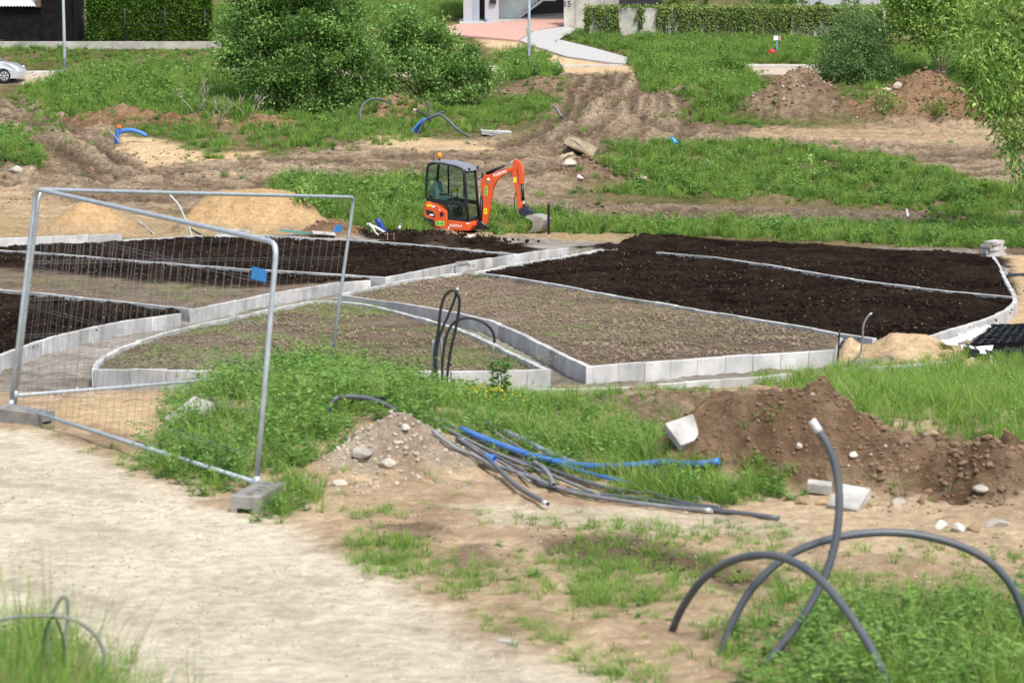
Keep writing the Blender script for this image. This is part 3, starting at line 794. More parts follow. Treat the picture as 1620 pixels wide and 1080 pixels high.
def instancer(name, pts, rot, scl, idx, meshes, label=None):
    """one object that scatters small meshes over its points"""
    me = bpy.data.meshes.new(name); me.vertices.add(len(pts)); me.vertices.foreach_set('co', np.asarray(pts, np.float32).ravel())
    at = me.attributes.new('rot', 'FLOAT_VECTOR', 'POINT'); at.data.foreach_set('vector', np.asarray(rot, np.float32).ravel())
    at = me.attributes.new('scl', 'FLOAT_VECTOR', 'POINT'); at.data.foreach_set('vector', np.asarray(scl, np.float32).ravel())
    at = me.attributes.new('pick', 'INT', 'POINT'); at.data.foreach_set('value', np.asarray(idx, np.int32))
    o = link(name, me)
    ng = bpy.data.node_groups.new(name, 'GeometryNodeTree')
    ng.interface.new_socket('Geometry', in_out='INPUT', socket_type='NodeSocketGeometry')
    ng.interface.new_socket('Geometry', in_out='OUTPUT', socket_type='NodeSocketGeometry')
    gi = ng.nodes.new('NodeGroupInput'); go = ng.nodes.new('NodeGroupOutput')
    jn = ng.nodes.new('GeometryNodeJoinGeometry'); ip = ng.nodes.new('GeometryNodeInstanceOnPoints')
    ip.inputs['Pick Instance'].default_value = True
    for q in meshes:
        src = bpy.data.objects.new(q.name, q)
        oi = ng.nodes.new('GeometryNodeObjectInfo'); oi.inputs['Object'].default_value = src
        gt = ng.nodes.new('GeometryNodeGeometryToInstance')
        ng.links.new(oi.outputs['Geometry'], gt.inputs[0]); ng.links.new(gt.outputs[0], jn.inputs[0])
    def na(t, n):
        a = ng.nodes.new('GeometryNodeInputNamedAttribute'); a.data_type = t; a.inputs['Name'].default_value = n
        return [s for s in a.outputs if s.enabled and s.name == 'Attribute'][0]
    ng.links.new(gi.outputs[0], ip.inputs['Points']); ng.links.new(jn.outputs[0], ip.inputs['Instance'])
    ng.links.new(na('INT', 'pick'), ip.inputs['Instance Index'])
    e2r = ng.nodes.new('FunctionNodeEulerToRotation'); ng.links.new(na('FLOAT_VECTOR', 'rot'), e2r.inputs[0]); ng.links.new(e2r.outputs[0], ip.inputs['Rotation'])
    ng.links.new(na('FLOAT_VECTOR', 'scl'), ip.inputs['Scale'])
    ng.links.new(ip.outputs[0], go.inputs[0])
    md = o.modifiers.new('scatter', 'NODES'); md.node_group = ng
    for q in meshes:
        for mm_ in q.materials:
            if mm_.name not in [x.name for x in me.materials]: me.materials.append(mm_)
    return tag(o, label, kind='stuff')

def sample(polys):
    """polys: (marks, density per m2, size lo, size hi, patchiness) -> plan points and sizes"""
    out = []
    for pts, den, lo, hi, patch in polys:
        p = pts if isinstance(pts, np.ndarray) else wpoly(pts)
        mn, mx = p.min(0), p.max(0); n = int((mx - mn).prod() * den)
        q = mn + rng.random((n, 2)) * (mx - mn)
        sd = sdpoly(q[:, 0], q[:, 1], p)
        f = fbm(q[:, 0] * 1.1, q[:, 1] * .9, 201, 3); f2 = fbm(q[:, 0] * .3, q[:, 1] * .3, 211, 2)
        ed = .25 + .012 * mn[1]
        edge = -(sd + ed * (f * .9 + .35 * fbm(q[:, 0] * 3.1, q[:, 1] * 2.7, 221, 2)) - ed * .35) / ed
        k = (edge > rng.random(n) ** 2 * .9) & (f * .7 + f2 * .5 > patch - rng.random(n) * .25)
        s = lo + (hi - lo) * rng.random(n) ** 1.4; s = s * (1 + .45 * f) * np.clip(.45 + edge * .5, .45, 1)
        out.append(np.concatenate([q[k], s[k][:, None]], 1))
    return np.concatenate(out)

PAVED = [wpoly(q) for q in ([(822, 64), (851, 75), (895, 89), (958, 98), (990, 101), (993, 91), (940, 76), (878, 61), (915, 47), (893, 42), (845, 49)], [(690, 53), (767, 60), (820, 65), (842, 50), (892, 41), (892, 18), (690, 30)])]
def scatter(name, polys, meshes, wmul=1.0, onbed=False, sink=.01, flat=None):
    a = sample(polys)
    hm = H(a[:, 0], a[:, 1]) - prof(a[:, 1])          # loose heaps stay bare
    for pv in PAVED: a, hm = (lambda k: (a[k], hm[k]))(sdpoly(a[:, 0], a[:, 1], pv) > .15)
    a = a[(hm < np.where(a[:, 1] < 40, .14, .75)) | (rng.random(len(a)) < .06)]; X, Y = a[:, 0], a[:, 1]
    z = surface(X, Y)[0] if not onbed else prof(Y) + .22
    n = len(a)
    rot = np.zeros((n, 3)); rot[:, 2] = rng.random(n) * 6.283; rot[:, :2] = rng.normal(0, .10, (n, 2))
    s = a[:, 2]; scl = np.stack([s ** .5 * wmul * (.85 + .3 * rng.random(n))] * 2 + [s], 1)
    return instancer(name, np.stack([X, Y, z - sink], 1), rot, scl, rng.integers(0, len(meshes), n), meshes)

near_m = [blade_clump(24, .10, 1.0, .012, 10 + i, .30 + .12 * (i % 3), seg=3) for i in range(6)] 
weed_m = [leaf_clump(60, .9, .16, 40 + i) for i in range(3)]
far_m = [blade_clump(40, .26, 1.0, .030, 60 + i, .28, 'meadow_tuft') for i in range(5)]
farweed_m = [leaf_clump(70, .9, .26, 80 + i, 'tall_weed', 6) for i in range(3)]
dry_m = [blade_clump(16, .2, 1.0, .02, 95 + i, .2, 'dry_tuft', 'dry') for i in range(2)]

fence_patch = [(250, 745), (262, 660), (330, 612), (430, 592), (520, 580), (600, 606), (690, 622), (690, 672), (590, 655), (520, 690), (485, 720), (480, 745), (420, 750), (395, 772), (350, 790), (330, 788)]
block_patch = [(428, 775), (440, 745), (495, 750), (512, 800), (450, 830), (425, 828)]
pipe_patch = [(640, 622), (880, 640), (1000, 680), (1060, 705), (1180, 730), (1235, 765), (1200, 808), (1020, 800), (960, 765), (860, 742), (720, 692)]
field = [(1190, 604), (1260, 592), (1350, 586), (1480, 577), (1960, 556), (1960, 720), (1560, 722), (1420, 690), (1290, 645), (1250, 618)]
near_polys = [
    ([(735, 962), (850, 982), (975, 1038), (1060, 1066), (1040, 1090), (940, 1064), (820, 1012)], 110, .06, .17, -.6), ([(555, 852), (675, 862), (660, 915), (585, 900)], 70, .08, .2, -.6),
    ([(850, 880), (960, 890), (1060, 900), (1040, 950), (900, 940)], 70, .06, .16, -.35), ([(540, 800), (620, 806), (600, 840), (540, 830)], 60, .06, .14, -.3),
    (fence_patch, 50, .14, .48, -.2), (block_patch, 70, .2, .36, -.6), (pipe_patch, 52, .12, .36, -.25), (field, 58, .12, .34, -.40),
    ([(960, 690), (1060, 705), (1180, 730), (1240, 770), (1200, 810), (1030, 795), (960, 760)], 40, .22, .36, -.5),
    ([(860, 620), (1180, 615), (1060, 690), (930, 690)], 30, .08, .16, .10),
    ([(1090, 985), (1200, 915), (1330, 900), (1450, 930), (1960, 980), (1960, 1120), (1060, 1120), (1060, 1040)], 55, .08, .22, -.15),
    ([(1330, 980), (1960, 960), (1960, 1140), (1300, 1140)], 42, .16, .32, -.3),
    ([(540, 835), (640, 850), (700, 890), (780, 950), (880, 990), (1000, 1060), (930, 1070), (820, 1020), (720, 975), (600, 915)], 70, .06, .15, .0),
    ([(560, 800), (1240, 830), (1330, 900), (1100, 960), (1060, 1060), (880, 985), (700, 870)], 55, .05, .13, .12),
    ([(820, 880), (1060, 890), (1060, 960), (900, 980), (800, 920)], 60, .08, .16, -.05),
    ([(560, 855), (670, 860), (670, 915), (590, 905)], 80, .10, .22, -.3), ([(690, 890), (800, 890), (800, 940), (720, 940)], 80, .10, .20, -.3),
    ([(560, 612), (860, 622), (860, 640), (640, 640)], 50, .10, .22, -.3),
    ([(1400, 860), (1960, 880), (1960, 980), (1480, 940)], 40, .05, .13, .08),
    ([(140, 690), (240, 735), (260, 770), (150, 720)], 60, .08, .16, -.05), ([(40, 672), (110, 682), (100, 700), (40, 690)], 60, .08, .18, -.2),
    ([(-340, 985), (60, 1000), (140, 1050), (180, 1110), (240, 1200), (-340, 1300)], 55, .18, .40, -.4),
    ([(560, 790), (1240, 840), (1960, 830), (1960, 1100), (1050, 1080), (760, 960)], 16, .03, .10, .05),
    ([(480, 690), (760, 690), (760, 800), (500, 800)], 14, .04, .12, .1),
    ([(1240, 640), (1420, 700), (1560, 730), (1960, 760), (1500, 790), (1300, 800)], 22, .05, .12, .15),
]
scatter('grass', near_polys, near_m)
scatter('weeds', [(fence_patch, 30, .22, .62, -.2), (block_patch, 25, .2, .4, -.4), (pipe_patch, 26, .16, .38, -.1), (field, 14, .12, .30, -.05),
                  ([(1180, 715), (1245, 740), (1245, 790), (1190, 800)], 30, .22, .34, -.5),
                  ([(1180, 990), (1330, 950), (1960, 960), (1960, 1140), (1180, 1140)], 42, .14, .36, -.15),
                  ([(-340, 1000), (120, 1030), (220, 1200), (-340, 1300)], 30, .16, .34, -.3),
                  ([(520, 560), (600, 575), (640, 612), (500, 612)], 25, .28, .46, -.5),
                  ([(690, 800), (1100, 960), (1060, 1060), (800, 950)], 4, .08, .14, 0)], weed_m)
far_polys = [
    ([(420, 300), (445, 288), (560, 300), (675, 285), (675, 372), (600, 368), (540, 352), (470, 350), (440, 330)], 14, .45, .95, -.5),
    ([(770, 322), (850, 340), (1000, 352), (1150, 352), (1300, 357), (1960, 372), (1960, 402), (1540, 392), (1400, 388), (1200, 378), (1000, 372), (860, 368), (780, 372)], 11, .26, .62, -.22),
    ([(900, 305), (960, 226), (1200, 226), (1420, 252), (1560, 292), (1960, 340), (1500, 340), (1250, 318), (1050, 310)], 11, .2, .55, -.18),
    ([(1000, 82), (1100, 85), (1180, 102), (1205, 168), (1120, 192), (1060, 160), (1005, 125)], 12, .4, .95, -.5),
    ([(880, 58), (940, 50), (1060, 56), (1330, 62), (1330, 101), (1180, 100), (993, 90), (900, 66)], 12, .25, .6, -.5),
    ([(1300, 80), (1960, 80), (1960, 135), (1300, 128)], 10, .3, .8, -.4),
    ([(50, 138), (250, 112), (390, 128), (400, 185), (390, 200), (260, 190), (110, 185)], 12, .4, 1.2, -.4),
    ([(230, 195), (400, 190), (610, 180), (620, 232), (500, 242), (330, 252), (250, 215)], 8, .2, .5, .02),
    ([(600, 185), (720, 182), (890, 150), (895, 182), (760, 200), (640, 215)], 9, .2, .45, -.05),
    ([(-340, 180), (30, 205), (75, 265), (60, 280), (-340, 275)], 14, .3, .7, -.5),
    ([(10, 150), (60, 160), (110, 210), (90, 222)], 10, .2, .4, -.1),
    ([(30, 88), (130, 84), (340, 76), (380, 108), (100, 113)], 7, .12, .32, -.15),
    ([(520, 20), (590, 12), (740, 8), (745, 40), (700, 48), (560, 40)], 10, .4, .8, -.5),
    ([(780, 95), (840, 82), (890, 120), (800, 128)], 14, .4, .95, -.4),
    ([(1480, 300), (1960, 300), (1960, 370), (1480, 355)], 10, .25, .5, -.1),
    ([(1340, 120), (1560, 130), (1620, 190), (1340, 190)], 6, .2, .5, .1), ([(1060, 160), (1240, 195), (1200, 205), (1060, 190)], 8, .15, .4, .0),
    ([(940, 20), (1400, 20), (1400, 55), (940, 45)], 8, .2, .4, -.5),
    ([(-340, 60), (30, 88), (100, 84), (380, 60), (520, 10), (-340, 10)], 6, .2, .5, -.4),
]
far_polys += [([(-340, 60), (700, 60), (1960, 60), (1960, 400), (1000, 370), (430, 300), (-340, 260)], .2, .12, .35, .05),
    ([(380, 130), (600, 180), (900, 140), (890, 200), (640, 225), (380, 200)], 5, .2, .5, -.1), ([(120, 165), (260, 180), (260, 215), (140, 200)], 5, .2, .55, -.05)]
scatter('meadow_grass', far_polys, far_m)
scatter('tall_weeds', [(p, d * .42, lo * .9, hi * 1.15, pa + .12) for p, d, lo, hi, pa in far_polys], farweed_m)
scatter('dry_grass', [([(100, 118), (280, 100), (300, 118), (160, 128)], 7, .5, 1.0, -.3), ([(780, 80), (840, 75), (850, 110), (760, 105)], 6, .4, .9, -.2),
                      ([(700, 20), (740, 15), (745, 40), (710, 45)], 5, .5, 1.0, -.3), ([(1180, 560), (1480, 570), (1600, 700), (1250, 620)], 1.2, .15, .3, 0)], dry_m)
# sprouts on the seeded beds
sprout_m = [blade_clump(7, .05, 1.0, .010, 120 + i, .5, 'sprout') for i in range(3)]
scatter('seedlings', [(BEDS['leaf'][0], 45, .03, .11, -.05), (BEDS['seed'][0], 14, .03, .09, .1), (BEDS['dark'][0], .25, .05, .1, 0)], sprout_m, 1.5, True, 0)
scatter('bed_weeds', [([(0, 450), (150, 462), (330, 470), (420, 476), (310, 502), (0, 474)], 7, .06, .20, .05)], sprout_m, 2.0, True, 0)

# loose clods and stones
def pebble(seed, name, m, sub=1, jag=.28):
    b = bmesh.new(); bmesh.ops.create_icosphere(b, subdivisions=sub, radius=.5)
    r = random.Random(seed)
    for v in b.verts: v.co *= 1 + r.uniform(-jag, jag)
    bmesh.ops.scale(b, vec=(1, r.uniform(.7, 1), r.uniform(.55, .8)), verts=b.verts)
    me = bpy.data.meshes.new(name); b.to_mesh(me); b.free(); me.materials.append(m); return me
M['clod'] = mat('clods', (.235, .16, .104), .95, .3, 2.0, .01, 60, spec=.1)
M['darkclod'] = mat('dark_clods', (.026, .017, .0125), .95, .3, 2.0, .01, 60, spec=.1)
M['gravel'] = mat('gravel', (.46, .41, .34), .9, .35, 3.0, .004, 80, spec=.2)
M['bedclod'] = mat('bed_clods', (.245, .187, .14), .95, .3, 2.0, .01, 60, spec=.1)
clod_m = [pebble(i, 'clod', M['clod']) for i in range(4)]; dk_m = [pebble(i + 9, 'clod', M['darkclod']) for i in range(4)]
gr_m = [pebble(i + 20, 'pebble', M['gravel'], 1, .2) for i in range(4)]; bc_m = [pebble(i + 30, 'clod', M['bedclod']) for i in range(4)]
def clods(name, polys, meshes, onbed=False):
    a = sample(polys); X, Y = a[:, 0], a[:, 1]
    z = surface(X, Y)[0] if not onbed else prof(Y) + .19
    n = len(a); rot = rng.random((n, 3)) * [.6, .6, 6.283]; s = a[:, 2]
    instancer(name, np.stack([X, Y, z + s * .1], 1), rot, np.stack([s] * 3, 1), rng.integers(0, len(meshes), n), meshes)
clods('dark_clods', [(BEDS[k][0], 22, .02, .10, -.2) for k in ('left', 'back', 'dark', 'far')] +
      [([(0, 402), (240, 416), (540, 438), (500, 448), (240, 440), (0, 425)], 22, .02, .10, -.2),
       ([(553, 374), (700, 374), (857, 394), (723, 393), (640, 385)], 16, .04, .2, -.3)], dk_m, True)
clods('dark_crumbs', [([(840, 850), (1000, 845), (1220, 905), (1180, 935), (900, 888)], 60, .012, .045, -.1), ([(600, 832), (680, 826), (715, 845), (640, 860)], 60, .012, .04, -.1)], dk_m)
clods('bed_clods', [(BEDS[k][0], 90, .015, .07, -.2) for k in ('leaf', 'seed')] + [([(0, 450), (150, 462), (330, 470), (420, 476), (310, 502), (0, 474)], 14, .02, .07, -.1)], bc_m, True)
M['chip'] = mat('straw_chips', (.17, .115, .07), .9, .5, 3)
clods('straw_chips', [(BEDS[k][0], 5, .012, .05, .0) for k in ('left', 'back', 'dark', 'far', 'strip', 'seed')], [pebble(60 + i, 'chip', M['chip'], 1, .3) for i in range(3)], True)
def circ(nm, k=1.0):
    for (cx, cy, rx, ry, h, fl, sd) in MOUNDS:
        if (cx, cy) == MD[nm]:
            a = np.linspace(0, 6.283, 17)[:-1]; return np.stack([cx + np.cos(a) * rx * k, cy + np.sin(a) * ry * k], 1)
clods('clods', [(circ(k), 200, .012, .06, -.4) for k in ('spoil', 'spoil2', 'spoil3', 'spoil4')] + [(circ(k, .95), 22, .05, .24, -.3) for k in ('dirt_a', 'spoil_far', 'heap_a', 'heap_b', 'heap_c', 'red_a', 'bank')] +
      [([(1240, 700), (1400, 690), (1960, 720), (1960, 815), (1400, 800)], 130, .02, .10, -.3), ([(880, 612), (1170, 614), (1060, 690), (940, 690)], 90, .02, .07, -.1),
       ([(-340, 230), (880, 220), (880, 300), (420, 285), (200, 330), (-340, 330)], 6, .04, .14, -.05), ([(860, 325), (1960, 345), (1960, 368), (860, 350)], 4, .06, .25, -.2),
       ([(900, 120), (1040, 120), (1110, 210), (860, 230)], 7, .05, .15, 0), ([(560, 810), (1250, 835), (1080, 960), (700, 880)], 45, .008, .035, -.1), ([(1240, 830), (1960, 840), (1960, 1000), (1080, 1000)], 30, .008, .035, -.1), ([(480, 700), (760, 740), (700, 860), (520, 830)], 40, .008, .03, -.1)], clod_m)
clods('gravel', [(circ('rubble', 1.05), 380, .010, .065, -.5), ([(500, 690), (740, 700), (760, 770), (520, 780)], 60, .015, .06, -.2),
                 ([(-340, 680), (200, 740), (450, 835), (640, 940), (900, 1075), (1100, 1110), (-340, 1250)], 130, .005, .026, -.25),
                 ([(900, 1060), (1100, 1060), (1150, 1110), (900, 1120)], 90, .012, .04, -.3),
                 (circ('spoil'), 7, .015, .05, -.1), (circ('spoil2'), 10, .015, .06, -.1), (circ('heap_a'), 3, .08, .28, -.1),
                 ([(60, 610), (240, 618), (240, 640), (60, 640)], 40, .02, .06, 0), ([(560, 780), (1250, 850), (1080, 1000), (700, 900)], 40, .005, .026, -.1), ([(1240, 830), (1960, 840), (1960, 1000), (1080, 1000)], 30, .006, .028, -.1)], gr_m)
# ------------------------------------------------------------------ bushes, trees, hedge, ivy
M['bark'] = mat('bark', (.14, .11, .085), .9, .3, 8, .01, 30)
def leaves(P, D, L, W, seed, bright=None):
    """one four-cornered leaf per row: base P, direction D"""
    r = np.random.default_rng(seed); n = len(P)
    D = D / (np.linalg.norm(D, axis=1, keepdims=True) + 1e-9)
    S = np.cross(D, r.normal(size=(n, 3)) + np.array([0, 0, .8])); S /= np.linalg.norm(S, axis=1, keepdims=True) + 1e-9
    l = (L * (.6 + .7 * r.random(n)))[:, None]; w = (W * (.7 + .6 * r.random(n)))[:, None]
    mid = P + D * l * .45
    V = np.stack([P, mid + S * w, P + D * l + np.array([0, 0, -.12]) * l, mid - S * w], 1).reshape(-1, 3)
    F = np.arange(4 * n).reshape(n, 4)
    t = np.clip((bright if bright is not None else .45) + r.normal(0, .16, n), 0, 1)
    return V, F, np.repeat(t, 4)[:, None] * np.ones(3)

def crown(parent, blobs, seed, L, W, m, per=90, cl=26, droop=0.0, name='crown', size=.32, inner=.45):
    """leaf clumps spread through a set of ellipsoids (centre, rx, ry, rz)"""
    r = np.random.default_rng(seed); Ps = []; Ds = []; Bs = []
    for c, rx, ry, rz in blobs:
        area = (rx * ry + rx * rz + ry * rz) / 3
        for _ in range(max(3, int(area * cl))):
            d = r.normal(size=3); d /= np.linalg.norm(d)
            q = inner + (1.04 - inner) * r.random() ** .6
            q *= 1 + .16 * r.normal()
            cc = np.array(c) + d * np.array([rx, ry, rz]) * q
            sg = size * r.uniform(.6, 1.3)
            n = int(per * r.uniform(.6, 1.3))
            off = r.normal(0, 1, (n, 3)) * [sg, sg, sg * .75]
            Ps.append(cc + off - np.array([0, 0, droop]) * r.random((n, 1)) * 1.2)
            dd = d * .7 + np.array([0, 0, .35 - droop]) + r.normal(0, .65, (n, 3)) + off * .8
            Ds.append(dd)
            Bs.append(np.clip(.45 + r.normal(0, .17) + .13 * off[:, 2] / sg, 0, 1))  # clump tops tinted lighter: light from above put into the leaf colour
    V, F, T = leaves(np.concatenate(Ps), np.concatenate(Ds), L, W, seed, np.concatenate(Bs))
    V = V - np.array(parent.location)
    return link(name, npmesh(name, V, F, False, {'tint': T}), m, parent)

def stems(parent, specs, name='trunk'):
    """each stem a tapering limb"""
    for path, r0 in specs:
        p = catmull(path, 5); n = len(p)
        tube(name, [q - parent.location for q in p], [r0 * (1 - .75 * i / (n - 1)) for i in range(n)], M['bark'], parent, 7)

def blob(px, py, r, Y, dy=0, ry=None, asp=1.0):
    c = AT(px, py, Y + dy); k = PPM(c)
    return (tuple(c), r / k, (ry or r * .8) / k, r * asp / k)

M['willow'] = leafmat('willow_leaves', (.05, .135, .025), (.27, .42, .125), .22, attr='tint', rnd=0)
M['grey_willow'] = leafmat('grey_green_leaves', (.06, .13, .04), (.24, .35, .14), .22, attr='tint', rnd=0)
M['bright'] = leafmat('bright_leaves', (.08, .18, .03), (.36, .50, .14), .28, attr='tint', rnd=0)
M['hedge'] = leafmat('hedge_leaves', (.035, .09, .012), (.16, .27, .04), .22, attr='tint', rnd=0)

def bush(label, base, Y, blobs, m, seed, L=.18, W=.044, per=160, cl=22, name='willow_bush', cat='bush', nst=7, size=.27, hgt=2.6):
    b = G(*base, 0); b = Vector((b.x, Y, gz(b.x, Y)))
    o = empty(name, b, label, cat)
    r = random.Random(seed); sp = []
    for i in range(nst):
        tgt = Vector(r.choice(blobs)[0]); p0 = b + Vector((r.uniform(-.5, .5), r.uniform(-.3, .3), -.1))
        p1 = p0.lerp(tgt, .5) + Vector((r.uniform(-.2, .2), 0, .3)); sp.append(([p0, p1, tgt], .07))
    stems(o, sp)
    crown(o, blobs, seed, L, W, m, per, cl, size=size)
    return o
Y1 = G(480, 176, 0, False).y
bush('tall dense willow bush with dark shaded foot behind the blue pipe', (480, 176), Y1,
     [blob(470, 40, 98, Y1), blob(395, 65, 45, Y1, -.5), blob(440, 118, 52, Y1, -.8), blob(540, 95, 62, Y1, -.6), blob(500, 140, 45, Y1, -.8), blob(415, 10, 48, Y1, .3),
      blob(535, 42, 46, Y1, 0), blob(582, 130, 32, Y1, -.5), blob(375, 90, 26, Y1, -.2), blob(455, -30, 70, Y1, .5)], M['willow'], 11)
bush('rounded willow bush next to the lamp post by the sandy drive', (690, 150), Y1 + 2,
     [blob(638, 78, 36, Y1 + 2), blob(688, 85, 44, Y1 + 2, .4), blob(740, 108, 32, Y1 + 2, -.3), blob(660, 120, 40, Y1 + 2, -.8), blob(715, 132, 36, Y1 + 2, -.8), blob(648, 48, 24, Y1 + 2), blob(690, 55, 22, Y1 + 2), blob(612, 118, 30, Y1 + 1), blob(610, 75, 26, Y1 + 2), blob(765, 125, 18, Y1 + 2, -.3)],
     M['willow'], 12, cl=26)
Y2 = G(1355, 128, 0, False).y
bush('grey-green bush standing between the street and the earth heaps', (1355, 128), Y2,
     [blob(1358, 65, 46, Y2), blob(1330, 95, 32, Y2, -.4), blob(1385, 85, 34, Y2, -.2), blob(1360, 105, 40, Y2, -.5), blob(1350, 40, 26, Y2)], M['grey_willow'], 13, .13, .03, cl=30, name='grey_bush')
# multi-stemmed tree
Y3 = G(1488, 128, 0, False).y
b3 = Vector((AT(1488, 128, Y3).x, Y3, 0)); b3.z = gz(b3.x, Y3)
t3 = empty('maple_tree', b3, 'small tree with several thin stems behind the heaps', 'tree')
stems(t3, [([AT(1484 + i * 3, 130, Y3), AT(1482 + i * 5 - 4, 95, Y3), AT(tx, ty, Y3 + dy)], .07) for i, (tx, ty, dy) in enumerate([(1440, 20, 0), (1465, 0, .6), (1490, 10, -.5), (1515, 20, .3), (1535, 40, 0)])])
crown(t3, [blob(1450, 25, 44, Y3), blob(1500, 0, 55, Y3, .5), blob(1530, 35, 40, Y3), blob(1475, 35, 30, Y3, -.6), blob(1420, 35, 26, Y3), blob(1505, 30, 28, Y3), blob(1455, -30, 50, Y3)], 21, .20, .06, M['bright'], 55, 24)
# weeping willow at the edge
Y4 = 74.0
b4 = Vector((AT(1705, 330, Y4).x, Y4, 0)); b4.z = gz(b4.x, Y4)
t4 = empty('weeping_willow', b4, 'big pale weeping willow hanging over the dirt road', 'tree')
tp = [b4 + Vector((0, 0, -.2)), AT(1690, 200, Y4), AT(1655, 60, Y4), AT(1620, -30, Y4)]
stems(t4, [(tp, .22), ([AT(1690, 200, Y4), AT(1640, 130, Y4 - .5), AT(1570, 70, Y4 - 1)], .10), ([AT(1680, 180, Y4), AT(1610, 180, Y4 - 1), AT(1560, 190, Y4 - 1.4)], .07),
           ([AT(1660, 90, Y4), AT(1590, 20, Y4), AT(1540, 0, Y4)], .08), ([AT(1690, 220, Y4), AT(1760, 100, Y4 + 1), AT(1800, 20, Y4)], .12)], 'trunk')
crown(t4, [blob(1600, 10, 62, Y4), blob(1560, 70, 48, Y4, -1), blob(1610, 90, 60, Y4, -.6), blob(1575, 125, 50, Y4, -1.2), blob(1635, 165, 50, Y4, -1), blob(1618, 205, 30, Y4, -1.4),
           blob(1635, 235, 34, Y4, -.8), blob(1545, 20, 36, Y4), blob(1700, 60, 110, Y4, .5), blob(1720, 180, 90, Y4, .6)], 31, .24, .035, M['bright'], 48, 26, droop=.35, size=.3, inner=.3)
r_ = np.random.default_rng(44); Ps = []; Ds = []   # hanging twigs
for i in range(46):
    px = r_.uniform(1530, 1625); py = np.interp(px, [1530, 1570, 1600, 1625], [70, 140, 210, 265]) + r_.uniform(-40, 40); c = AT(px, py, Y4 - r_.uniform(.3, 2))
    for k in range(26):
        Ps.append(np.array(c) + [r_.normal(0, .09), r_.normal(0, .09), -k * .045 + .3]); Ds.append([r_.normal(0, .5), r_.normal(0, .5), -.6])
V, F, T = leaves(np.array(Ps), np.array(Ds), .22, .032, 5, .5); V -= np.array(t4.location)
link('hanging_twigs', npmesh('hanging_twigs', V, F, False, {'tint': T}), M['bright'], t4)

# small shrubs in the meadow
def shrub(px, py, r, label, m='willow', seed=0, L=.14, name='shrub', group=None, W=.035, cl=34):
    b = G(px, py); k = PPM(b); R_ = r / k
    o = empty(name, b, label, 'shrub', group)
    stems(o, [([b, b + Vector((dx * R_, 0, R_))], .025) for dx in (-.4, 0, .4)])
    crown(o, [((b.x, b.y, b.z + R_ * .8), R_, R_ * .8, R_ * .85), ((b.x + R_ * .5, b.y - .2, b.z + R_ * .5), R_ * .6, R_ * .6, R_ * .55)], seed + 300, L, W, M[m], 45, cl, size=.2)
    return o
shrub(1150, 122, 20, 'compact bright green shrub on the weedy bank', 'hedge', 1)
shrub(1400, 175, 18, 'small green shrub sprouting from the reddish heap', 'bright', 2)
shrub(475, 320, 22, 'leafy green shrub behind the big sand pile', 'bright', 3)
shrub(1280, 280, 17, 'low leafy shrub in the meadow beside the dirt road', 'bright', 4)
shrub(1478, 182, 12, 'tiny shrub at the foot of the reddish heap', 'hedge', 5)
shrub(505, 172, 16, 'pale low shrub at the foot of the tall willow bush', 'bright', 6)
shrub(820, 118, 14, 'light green low shrub at the foot of the lamp post', 'bright', 7)
shrub(1120, 275, 16, 'dark leafy clump in the meadow behind the far spoil heap', 'willow', 8)

# single weed with broad leaves by the front kerb
b = G(792, 640); w = empty('broadleaf_weed', b, 'upright broad-leaved weed in front of the leaf-shaped bed kerb', 'weed')
k = PPM(b)
tube('stem', [Vector((0, 0, 0)), Vector((.01, 0, .2)), Vector((0, 0, .42))], .006, M['weed'], w, 6)
r_ = np.random.default_rng(9); Ps = []; Ds = []
for i in range(220):
    z = r_.uniform(.04, .46); a = r_.uniform(0, 6.28); q = .09 * r_.random() * (1.2 - z)
    Ps.append((math.cos(a) * q, math.sin(a) * q, z)); Ds.append((math.cos(a), math.sin(a), r_.uniform(-.2, .7)))
V, F, T = leaves(np.array(Ps), np.array(Ds), .075, .014, 6, .45)
link('foliage', npmesh('foliage', V, F, False, {'tint': T}), M['weed'], w)

# dead branches by the bank
M['deadwood'] = mat('dead_wood', (.30, .265, .225), .85, .2, 8)
def deadbranch(px, py, h, seed, label):
    b = G(px, py); r = random.Random(seed); specs = []
    def grow(p, d, l, rad, lev):
        q = p + d * l; specs.append(([p, p.lerp(q, .5) + Vector((r.uniform(-.05, .05), 0, r.uniform(-.03, .05))) * l, q], rad))
        if lev: 
            for _ in range(3): grow(p.lerp(q, r.uniform(.5, 1)), (d + Vector((r.uniform(-.9, .9), r.uniform(-.5, .5), r.uniform(-.3, .7)))).normalized(), l * .6, rad * .62, lev - 1)
    for s in (-.5, .2, .6): grow(Vector((0, 0, -.05)), Vector((s + r.uniform(-.3, .3), r.uniform(-.3, .3), .8)).normalized(), h * .6, .017, 2)
    V = []; F = []
    for path, rad in specs:
        v, f = tube_geo(path, rad, 5); n0 = len(V); V += v; F += [tuple(i + n0 for i in q) for q in f]
    o = link('dead_branch', mesh('dead_branch', V, F, True), M['deadwood']); o.location = b
    tag(o, label, 'branch', 'dead branches on the bank')
deadbranch(312, 182, 1.6, 1, 'bleached dead branch leaning in tall grass, largest of three')
deadbranch(345, 205, 1.5, 2, 'bleached crooked dead branch in front of the grassy bank')
deadbranch(395, 190, 1.3, 3, 'bleached forked dead branch beside the tall willow bush')

